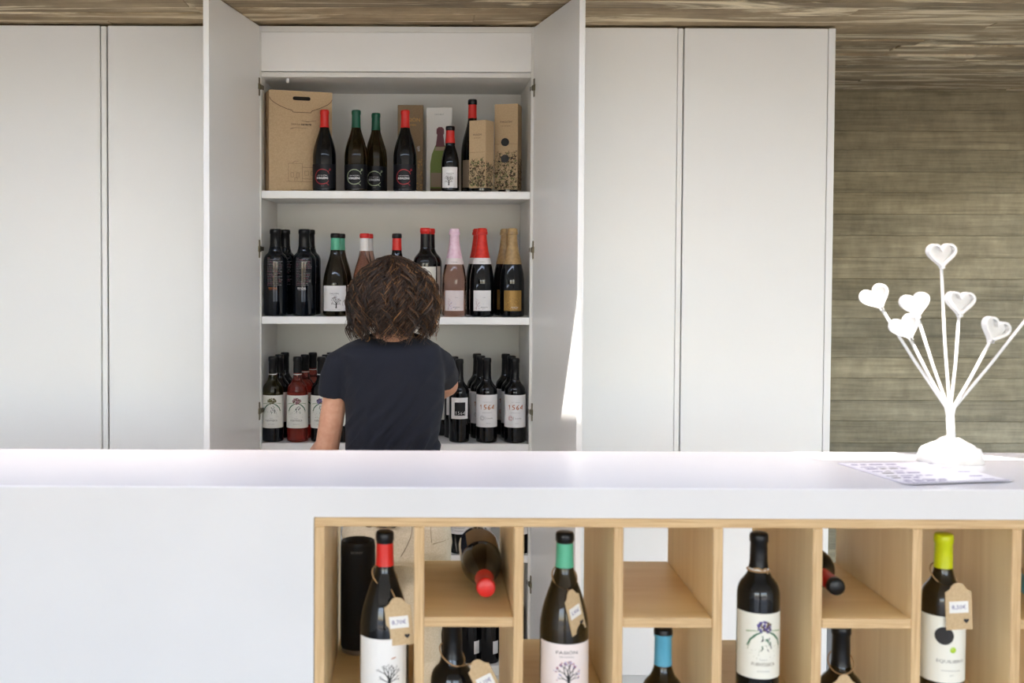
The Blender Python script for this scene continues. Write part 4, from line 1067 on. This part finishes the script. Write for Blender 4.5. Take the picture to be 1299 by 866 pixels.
v, f = blob(hc+Vector((0, .091, -.060)), (.019, .004, .0055), 8); plink('lips', mesh('lips', v, f, M_lip, smooth=True))

def tshirt():
    g = []
    T = [(428.5, 499, 40, .050), (431, 499, 47, .060), (437, 497, 60, .078), (446, 495, 66, .094), (460, 498, 66, .106), (480, 500, 64.5, .112), (505, 500.5, 63.5, .112), (530, 499.5, 61.5, .108), (560, 497, 59.5, .103), (600, 498, 60, .103), (635, 501, 65, .112), (655, 502, 68, .118)]
    g.append(rings([(Vector((pp(c, y).x, YP+(.012 if y < 436 else 0), pp(c, y).z)), hw*KP, dp) for y, c, hw, dp in T][::-1], 40))
    g.append(tube_geo([pp(452, 452), pp(444, 456), pp(432, 463), pp(425.5, 480), pp(423, 494), pp(422.4, 503.5)], [.030, .046, .050, .0475, .0455, .045], 20))
    g.append(tube_geo([pp(540, 454, YP), pp(548, 457, YP+.01), pp(557, 464, 3.27), pp(563, 476, 3.355), pp(564.5, 479, 3.372)], [.030, .047, .050, .046, .045], 20))
    me = fuse('t_shirt', g, .0065, 6, M_shirt)
    # folds: diagonal pulls from the right hip up to the left shoulder blade, creases at the armpits
    cx = pp(500, 500).x
    for vtx in me.vertices:
        c = vtx.co; n = vtx.normal
        x, z = c.x-cx, c.z
        low = max(0, min(1, (1.20-z)/.22))
        q = x*.80 - z*.62
        f1 = noise.noise(Vector((q*26, (x*.62+z*.8)*6, 3))); f2 = noise.noise(Vector((q*60, (x+z)*9, 8)))
        arm = math.exp(-((abs(x)-.135)**2/.0016 + (z-1.15)**2/.004))
        f3 = math.sin((x*math.copysign(1, x)*.6+z)*150)*arm
        rg = max(0, 1-abs(f1)*2.6)**2
        dsp = (.010*(low+.08)*(rg-.25) + .0035*f2*(low+.4) + .0012*f3)*(.2 if abs(x) > .140 else 1)
        vtx.co = c + n*dsp
    me.update()
    return me
ts = plink('t_shirt', tshirt())
# ribbed collar and sleeve hems
nc = pp(499, 430, YP+.012)
cp = [nc+Vector((.082*math.cos(t), .054*math.sin(t), .004+.008*math.sin(-t)*-1)) for t in [2*math.pi*k/32 for k in range(33)]]
v, f = tube_geo(cp, .0055, 8); me = mesh('collar', v, f, M_shirt, smooth=True); me.transform(Matrix.Translation(-FLOORP)); link('collar', me, ts)

def trousers():
    g = []
    T = [(632, 501, 58, .098), (640, 502, 62, .104), (655, 503, 67, .112), (672, 504, 70, .120), (690, 505, 70, .122), (700, 505, 68, .118), (706, 505, 58, .10)]
    g.append(rings([(Vector((pp(c, y).x, YP, pp(c, y).z)), hw*KP, dp) for y, c, hw, dp in T][::-1], 36))
    for side, cs in ((-1, (473, 472, 471, 472, 473)), (1, (539, 536, 534, 533, 534))):
        hx = -.0 if side < 0 else 0
        g.append(limb([pp(cs[0], 694, YP-.005), pp(cs[1], 730), pp(cs[2], 790), pp(cs[3], 870), pp(cs[4], 950)], [.081, .076, .063, .057, .052], 20))
        g.append(blob(pp(cs[0]+side*1, 684, YP-.062), (.076, .062, .075), 12))       # seat
    me = fuse('trousers', g, .0068, 4, M_trou)
    for vtx in me.vertices:
        c = vtx.co; n = vtx.normal
        f1 = noise.noise(Vector((c.x*9, c.y*9, c.z*22))); f2 = noise.noise(Vector((c.x*22+4, c.y*12, c.z*34)))
        vtx.co = c + n*(.0055*f1 + .0028*f2)
    me.update(); return me
tr = plink('trousers', trousers())
# welt pocket, and the seat's shaded crease drawn as a darker line: thin cords laid on the cloth
bvh = None
from mathutils.bvhtree import BVHTree
bm = bmesh.new(); bm.from_mesh(tr.data); bvh = BVHTree.FromBMesh(bm)
def on_cloth(px, py):
    d = ray(px, py); o = EYEP - FLOORP; hit = bvh.ray_cast(o, d.normalized())
    return (hit[0] - d.normalized()*.0008) if hit[0] else None
for nm, path in (('pocket_slit', [(546, 662), (546.5, 672), (547, 680), (547.5, 688)]), ('pocket_fold', [(549, 690), (556, 688), (563, 686), (569, 683)]), ('seat_crease_shade', [(523, 664), (522.5, 674), (520, 684), (515, 695), (508.5, 706)])):
    pts = [on_cloth(*p) for p in path]; pts = [p for p in pts if p]
    if len(pts) > 1:
        v, f = tube_geo(pts, .0008, 5); link(nm, mesh(nm, v, f, M_seam_crease, smooth=True), tr)
bm.free()
for c in (473, 534):
    f0 = pp(c, 972, YP); x = f0.x
    g = [limb([Vector((x, YP-.06, .040)), Vector((x, YP+.03, .040)), Vector((x, YP+.11, .034)), Vector((x, YP+.165, .028))], [.040, .042, .038, .026], 16)]
    me = fuse('shoe', g, .006, 3, M_shoe)
    for vtx in me.vertices: vtx.co.z = max(vtx.co.z, .001)
    plink('shoe', me)

def hair():
    M = mat('curly_brown_hair', (60, 42, 32), rough=.42, spec=.55)
    t, b, N, L = nodes(M)
    at_ = N('ShaderNodeAttribute'); at_.attribute_name = 'strand'
    rp = N('ShaderNodeValToRGB'); e = rp.color_ramp.elements
    e[0].position = 0; e[0].color = lin((20, 14, 11)); e[1].position = 1; e[1].color = lin((190, 136, 84))
    x = rp.color_ramp.elements.new(.55); x.color = lin((66, 45, 32))
    L(at_.outputs['Fac'], rp.inputs[0]); L(rp.outputs[0], b.inputs['Base Color'])
    rnd = random.Random(12)
    hc_ = pp(497, 388, YP+.012)
    RX, RY, RZ = .119, .116, .148
    V, Fc, col = [], [], []
    def strand(th, ph0, rho, length, amp, turns, r, c, ph1, wob, fl):
        n = 28; pts = []; hd = 1 if int(ph1*1000) % 2 else -1
        for i in range(n+1):
            t = i/n; sL = ph0*.125 + t*length
            ph = max(.02, sL/.128)
            if ph < math.pi/2: rr, z = abs(math.sin(ph))**1.2, math.cos(ph)*RZ
            else:
                dn = sL-.128*math.pi/2; rr = 1 - dn*1.2 + (dn/.08)**2*fl*3; z = -dn
            a = th + wob*t
            side = 1 + .06*max(0, math.cos(a))
            A_ = amp*min(1, t*2.5)
            cur = ph1 + turns*6.283*t
            rad = Vector((math.cos(a), math.sin(a), 0)); tan = Vector((-math.sin(a), math.cos(a), 0))
            p = hc_ + Vector((RX*rho*rr*math.cos(a)*side, RY*rho*rr*math.sin(a), z*(.9+.1*rho)))
            p += rad*(A_*.75*math.cos(cur)) + tan*(A_*1.15*math.sin(cur)*hd) + Vector((0, 0, A_*.5*math.cos(cur+1)))
            pts.append(p)
        lump = 1 + .07*noise.noise(Vector((math.cos(th)*3.2, math.sin(th)*3.2, ph0*2.5)))
        pts = [Vector((hc_.x+(q_.x-hc_.x)*lump, hc_.y+(q_.y-hc_.y)*lump, q_.z)) for q_ in pts]
        rr_ = [r*(1-.6*(i/n)**2) for i in range(n+1)]
        v, f = tube_geo(pts, rr_, 3, False, len(V)); V.extend(v); Fc.extend(f); col.extend([c]*len(v))
    for k in range(520):
        th = rnd.uniform(0, 2*math.pi); face = math.sin(th) > .40
        ph0 = math.acos(1-rnd.random()*.97)*rnd.uniform(.25, 1)
        full = .128*math.pi/2 + rnd.uniform(.024, .096)
        ln = full - ph0*.125
        if face:
            if ph0 > .75: continue
            ln = max(.03, .105 - ph0*.11)
        c = min(1, max(0, rnd.gauss(.30, .12) + .18*max(0, math.cos(th))))  # strands on the right coloured lighter, a painted sun highlight
        rho = rnd.uniform(.82, 1.0) if rnd.random() < .72 else rnd.uniform(1.0, 1.09)
        amp, turns, ph1, wob, fl = rnd.uniform(.006, .0125), rnd.uniform(3.0, 5.4)*ln/.2, rnd.uniform(0, 6.28), rnd.uniform(-.3, .3), rnd.uniform(-.02, .04)
        m_n = rnd.randint(4, 9)
        for q in range(m_n):
            strand(th+rnd.gauss(0, .018), ph0+rnd.gauss(0, .03), rho+rnd.gauss(0, .010), ln*rnd.uniform(.92, 1.05), amp*rnd.uniform(.9, 1.15), turns*rnd.uniform(.97, 1.04), rnd.uniform(.0010, .0021), min(1, max(0, c+rnd.gauss(0, .20))), ph1+rnd.gauss(0, .0), wob, fl)
    for k in range(420):                     # loose flyaway curls on the outside
        th = rnd.uniform(0, 2*math.pi)
        if math.sin(th) > .35: continue
        ph0 = rnd.uniform(.5, 1.5); ln = rnd.uniform(.05, .12)
        if ph0*.125+ln > .128*math.pi/2+.092: ln = .128*math.pi/2+.092-ph0*.125
        strand(th, ph0, rnd.uniform(1.0, 1.10), ln, rnd.uniform(.007, .016), rnd.uniform(1.2, 2.6), rnd.uniform(.0006, .0011), min(1, max(0, rnd.gauss(.5, .2))), rnd.uniform(0, 6.28), rnd.uniform(-.4, .4), rnd.uniform(-.02, .06))
    me = mesh('hair', V, Fc, M, smooth=True)
    a = me.attributes.new('strand', 'FLOAT', 'POINT'); a.data.foreach_set('value', col)
    o = plink('hair', me); o['kind'] = 'stuff'
    # scalp layer below the curls
    v, f = blob(pp(497, 372, YP+.025)+Vector((0, -.014, .016)), (.080, .092, .0865), 18)
    keep = [q for q in f if not all((v[i]-hc_).y > .045 and (v[i]-hc_).z < .085 for i in q)]
    cap = mesh('hair_underlayer', v, keep, mat('hair_dark', (26, 18, 14), rough=.7), smooth=True)
    plink('hair_underlayer', cap)
hair()
# ------------------------------------------------------------ things in the wine rack
G5 = 'bottles in the wine rack'
YB1 = YB + .062
def rx(px, Y): return at(px, 740, Y).x
bottle('dark bottle with red capsule and bare tree label in the rack\'s first cell', (rx(488, YB1), YB1, ZFL), 'rack_tree', G5)
bottle('bottle with mint capsule and purple-dotted tree label standing in the rack', (rx(716, YB1), YB1, ZFL), 'rack_mint', G5)
bottle('dark bottle with black capsule and purple thistle label standing in the rack', (rx(962, YB1), YB1, ZFL), 'rack_fuente', G5)
bottle('bottle with lime capsule and plain white label with a green dot', (rx(1196, YB1), YB1, ZFL), 'rack_lime', G5, R(-6))
YL = YB + .10
bottle('black-necked bottle with twine below the lying red-capped bottle', (rx(574, YL), YL, ZLO), 'rack_blackneck', G5)
bottle('bottle with blue capsule below the empty half cell', (rx(842, YL), YL, ZLO), 'rack_blue', G5)
bottle('olive bottle with black capsule and twine below the lying black-tipped bottle', (rx(1068, YL), YL, ZLO), 'rack_black', G5)
def lying(label, kind, px, py, Y, roll=0, yaw=0, zs=None):
    p = at(px, py, Y); k = KINDS_[kind]; H = k['prof'][-1][1]; Rb = max(r for r, z in k['prof'])
    # neck towards -Y: bottle axis Z turned to -Y
    t = bottle(label, (0, 0, 0), kind, G5)
    m_ = Matrix.Rotation(yaw, 4, 'Z') @ Matrix.Rotation(R(90), 4, 'X') @ Matrix.Rotation(roll, 4, 'Z')
    tip = (m_ @ Vector((0, 0, H)))
    t.rotation_euler = m_.to_euler()
    t.location = (p.x-tip.x, Y-tip.y, zf_t+Rb+.0012)
    return t
lying('lying dark bottle with its red capsule pointing out of the rack', 'lying_red', 616.5, 746, 1.966, R(-8), R(0))
lying('lying bottle with red neck and black tip at the cell\'s left side', 'lying_redblack', 1062, 743, 1.985, 0, 0)
lying('lying bottle with a teal capsule in the rack\'s last cell', 'lying_teal', 1313, 748, 1.972, 0, 0)

# speaker
zsp = ZFL
def speaker():
    p = at(454, 750, 2.225); r, h = .0352, .226
    t = thing('speaker', 'black cylindrical wireless speaker behind the red-capped bottle in the rack', 'speaker', (p.x, 2.225, zsp))
    prof = [(0, .012), (r, .012), (r, h-.010)]
    link('body', lathe_me('body', [(0, .010), (r*.97, .010), (r, .013), (r, h-.012), (r*.985, h-.006)], M_spk, 40), t)
    link('top_ring', lathe_me('top_ring', [(r*.985, h-.006), (r*.96, h-.001), (r*.90, h), (r*.78, h-.002), (r*.70, h-.012), (r*.55, h-.013), (0, h-.011)], M_spkr, 40), t)
    link('foot', lathe_me('foot', [(0, 0), (r*.90, 0), (r*.94, .002), (r*.94, .0098), (0, .0098)], M_spks, 40), t)
    A = Art(); A.text('SONY', 0, h-.0175, .0255, .0048, M_inkg, .03)
    A.build('print', lambda u, v: ((r+.0006)*math.sin(u/r), -(r+.0006)*math.cos(u/r), v), t)
speaker()

# ------------------------------------------------------------ price tags on twine
def price_tag(label, bx, by, rn, zl, card_px, card_py, w_, h_, rot, yaw, text, back=.0, knot=None):
    """Kraft tag hanging by twine from a bottle neck at (bx, by, zl) of radius rn; card_px, card_py is the card's top."""
    Yt = by - back
    c = at(card_px, card_py, Yt)
    t = thing('price_tag', label, 'price tag', (bx, by, zl), 0, 'price tags in the wine rack')
    loc = c - Vector((bx, by, zl))
    # loop round the neck, dipping to the front, then to the eyelet
    loop = []
    a1 = math.atan2(loc.x, -loc.y)
    for k in range(25):
        a = a1 + 2*math.pi*k/24; dip = .016*math.cos(a-a1)
        loop.append(Vector(((rn+.0016)*math.sin(a), -(rn+.0016)*math.cos(a), .006-dip)))
    tw = tube('twine', loop, .0014, M_twine, t, 6)
    st0 = loop[0]
    v, f = tube_geo([st0, st0.lerp(loc, .5)+Vector((0, -.002, -.002)), loc+Vector((0, 0, -.006))], .0013, 6)
    link('tie', mesh('tie', v, f, M_twine, smooth=True), tw)
    tab = w_*.30
    pts = [(-w_/2, -h_), (w_/2, -h_), (w_/2, -.016), (w_*.40, -.014), (tab, -.010)] + [(tab*math.cos(R(a))*.9, -.009+.009*math.sin(R(a))) for a in (20, 55, 90, 125, 160)] + [(-tab, -.010), (-w_*.40, -.014), (-w_/2, -.016)]
    cd = link('card', prism_me('card', pts, -.0006, .0006, M_kraft), t, loc)
    cd.rotation_euler = (0, rot, yaw)
    s_ = h_*.245
    stk = box('price_sticker', (-w_*.36, -.0012, -h_*.47-s_/2-.004), (w_*.36, -.0007, -h_*.47+s_/2-.004), M_capw, cd)
    A = Art(); A.text(text, 0, -h_*.47-.004, w_*.54, s_*.42, M_inkpu); A.heart(w_*.26, -h_*.82, .010, M_ink)
    A.build('print', lambda u, v: (u, -.0018, v), cd)
    return t
nk = lambda kind, z: rad_at(KINDS_[kind]['prof'], z)
XA, XB, XCc, XD = rx(488, YB1), rx(716, YB1), rx(962, YB1), rx(1196, YB1)
price_tag('kraft price tag on the red-capped bottle in the first rack cell', XA, YB1, .021, ZFL+.215, 503, 757.5, .047, .086, R(-6), R(0), '8,70\u20ac', .042)
price_tag('narrow tilted kraft price tag on the mint-capped bottle', XB, YB1, .021, ZFL+.215, 723, 748, .036, .084, R(-17), R(38), '5,90\u20ac', .050)
price_tag('kraft price tag hanging over the plain white label with the green dot', XD, YB1, .020, ZFL+.222, 1215, 739, .047, .084, R(-3), R(0), '8,50\u20ac', .043)
XE, XG, XF = rx(574, YL), rx(1068, YL), rx(842, YL)
price_tag('kraft price tag below the lying red-capped bottle', XE, YL, .0215, ZLO+.243, 602, 837, .042, .084, R(-27), R(0), '6,10\u20ac', .046)
price_tag('kraft price tag low in the picture below the lying black-tipped bottle', XG, YL, .021, ZLO+.232, 1071, 855, .042, .084, R(0), R(0), '7,20\u20ac', .047)
# plain twine bow on the thistle-label bottle
tb = thing('twine_bow', 'short twine tied round the shoulder of the thistle-label bottle', 'twine', (XCc, YB1, ZFL+.240))
rb = nk('rack_fuente', .236)+.002
loop = [Vector((rb*math.sin(a), -rb*math.cos(a), -.004)) for a in [2*math.pi*k/24 for k in range(25)]]
tube('loop', loop, .0014, M_twine, tb, 6)
tube('bow', [(-.016, -rb-.002, .003), (-.008, -rb-.004, .004), (0, -rb-.003, 0), (.006, -rb-.004, .004), (.010, -rb-.003, -.006)], .0016, M_twine, tb, 6)

# ------------------------------------------------------------ on the counter
# menu sheet with a slightly curled front edge
c0, c1, c2, c3 = on_top(1062, 588), on_top(1152, 616.5), on_top(1287, 612), on_top(1196, 586.5)
def sheet():
    n = 10; vs = []; ctr = (c0+c1+c2+c3)/4
    f = lambda u, v: (c0*(1-u)*(1-v) + c1*(1-u)*v + c2*u*v + c3*u*(1-v))
    for side in (0, 1):
        for i in range(n+1):
            for j in range(n+1):
                p = f(i/n, j/n) - ctr
                vs.append(p + Vector((0, 0, .0008 + (.0006 if side else 0) + .004*max(0, j/n-.7)**2*8)))
    m_ = (n+1)**2; fs = []
    for i in range(n):
        for j in range(n):
            q = (i*(n+1)+j, (i+1)*(n+1)+j, (i+1)*(n+1)+j+1, i*(n+1)+j+1)
            fs.append(tuple(m_+k for k in q)); fs.append(q[::-1])
    rim = [i*(n+1) for i in range(n+1)] + [n*(n+1)+j for j in range(1, n+1)] + [i*(n+1)+n for i in range(n-1, -1, -1)] + [j for j in range(n-1, 0, -1)]
    for a, b in zip(rim, rim[1:]+rim[:1]): fs.append((a, b, m_+b, m_+a))
    me = mesh('menu_sheet', vs, fs, mat('laminated_paper', (232, 232, 240), rough=.3, coat=0), smooth=False)
    bm = bmesh.new(); bm.from_mesh(me); bmesh.ops.recalc_face_normals(bm, faces=bm.faces); bm.to_mesh(me); bm.free()
    t = link('menu_sheet', me, None, ctr); tag(t, 'laminated sheet with purple print lying on the counter before the heart ornament', 'sheet')
    A = Art(); rnd = random.Random(8)
    for r, v in enumerate((.10, .22, .30, .42, .50, .62, .70, .80, .86)):
        u = .06 + rnd.uniform(0, .05)
        for _ in range(rnd.randint(2, 5)):
            l = rnd.uniform(.05, .13); A.line([(u, v), (min(u+l, .5), v)], .020 if r % 2 else .034, M_inkpu if rnd.random() < .8 else M_ink); u += l+.025
            if u > .45: break
        if r % 2 == 0:
            u = .80+rnd.uniform(-.03, .03); A.line([(u, v), (u+.12, v)], .026, M_inkpu)
    A.line([(.02, .955), (.98, .955)], .03, M_inkpu); A.line([(.012, .02), (.012, .95)], .008, M_inkpl); A.line([(.05, .015), (.95, .015)], .008, M_inkpl)
    A.build('print', lambda u, v: f(u, v)-ctr+Vector((0, 0, .0017+.004*max(0, v-.7)**2*8)), t)
sheet()

# heart ornament
YH = 2.195
hb = Vector((at(1207, 560, YH).x, YH, ZT))
orn = thing('heart_ornament', 'white metal ornament with hearts on thin stems and a rough plaster base', 'ornament', hb)
def stone():
    vs, fs = [], []; n = 40
    ringsz = [(.97, 0), (1.0, .002), (.97, .012), (.92, .022), (.86, .0275), (.76, .030), (.62, .033), (.46, .038), (.30, .0435), (.12, .045)]
    for i, (s, z) in enumerate(ringsz):
        for k in range(n):
            a = 2*math.pi*k/n
            c, s_ = math.cos(a), math.sin(a); e = .72
            wx = .063*s*math.copysign(abs(c)**e, c); wy = .046*s*math.copysign(abs(s_)**e, s_)
            q = 1 + .10*noise.noise(Vector((c*1.6, s_*1.6, i*.25)))
            dz = .006*noise.noise(Vector((wx*45, wy*45, 2)))*min(1, i/3) + (.006*math.exp(-((wx+.012)**2+wy**2)/.0005) if i > 3 else 0)
            vs.append((wx*q, wy*q, max(0, z+dz) if i else 0))
    for i in range(len(ringsz)-1):
        for k in range(n): fs.append((i*n+k, i*n+(k+1) % n, (i+1)*n+(k+1) % n, (i+1)*n+k))
    fs.append(tuple(range(n))[::-1]); fs.append(tuple((len(ringsz)-1)*n+k for k in range(n)))
    return mesh('base', vs, fs, M_plaster, smooth=True)
link('base', stone(), orn)
jt = at(1205, 524, YH)-hb
tube('post', [Vector((0, 0, .036)), (jt+Vector((0, 0, .036)))*.5, jt], [.0085, .0078, .0072], M_paintw, orn, 12)
def heart_me():
    P_ = heart_pts(44); vs, fs = [], []; n = len(P_); s = .056; w_ = .0042
    # outline inset for the rim
    def inset(d):
        out = []
        for i in range(n):
            a, b, c = Vector(P_[i-1]).to_2d() if False else Vector((P_[i-1][0], P_[i-1][1])), Vector(P_[i]), Vector(P_[(i+1) % n])
            t = (c-a)
            if t.length < 1e-6: t = Vector((1, 0))
            t.normalize(); nn = Vector((t.y, -t.x))
            q = b*s + nn*d; out.append((q.x, q.y))
        return out
    o_ = [(x*s, y*s) for x, y in P_]; i_ = inset(w_)
    loops = [(o_, .008), (o_, -.009), (i_, -.009), (i_, .003)]
    for l, y in loops:
        for x, z in l: vs.append((x, y, z))
    for i in range(3):
        for k in range(n): fs.append((i*n+k, i*n+(k+1) % n, (i+1)*n+(k+1) % n, (i+1)*n+k))
    fs.append(tuple(range(n))[::-1]); fs.append(tuple(3*n+k for k in range(n)))
    me = mesh('heart', vs, fs, M_paintw)
    bm = bmesh.new(); bm.from_mesh(me); bmesh.ops.triangulate(bm, faces=[f for f in bm.faces if len(f.verts) > 4]); bmesh.ops.recalc_face_normals(bm, faces=bm.faces); bm.to_mesh(me); bm.free()
    return me
HM = heart_me()
for (px, py, rot, tx, ty, dy, yaw) in ((1111.5, 379, 28, 1123, 396, -.012, -14), (1149, 417, 24, 1160, 434, -.022, -10), (1161, 388, 13, 1167, 404, .010, -6), (1194, 325, 2, 1197, 341, .004, 0),
                                (1217.5, 386, -3, 1216, 402, -.008, 4), (1261, 420, -23, 1250.5, 438, -.018, 8), (1313, 388, -36, 1302, 402, .006, 12)):
    Y = YH+dy
    c = at(px, py, Y)-hb; 
    h = link('heart', HM, orn, c); h.rotation_euler = (0, R(-rot), R(yaw))
    tip = c + h.rotation_euler.to_matrix() @ Vector((0, 0, -.0236))
    start = jt + Vector(((tip-jt).x*.02, 0, -.012))
    mid = jt.lerp(tip, .5) + Vector((math.copysign(.002, (tip-jt).x), 0, 0))
    tube('stem', [start, jt.lerp(tip, .06), mid, tip], .0030, M_paintw, orn, 8)
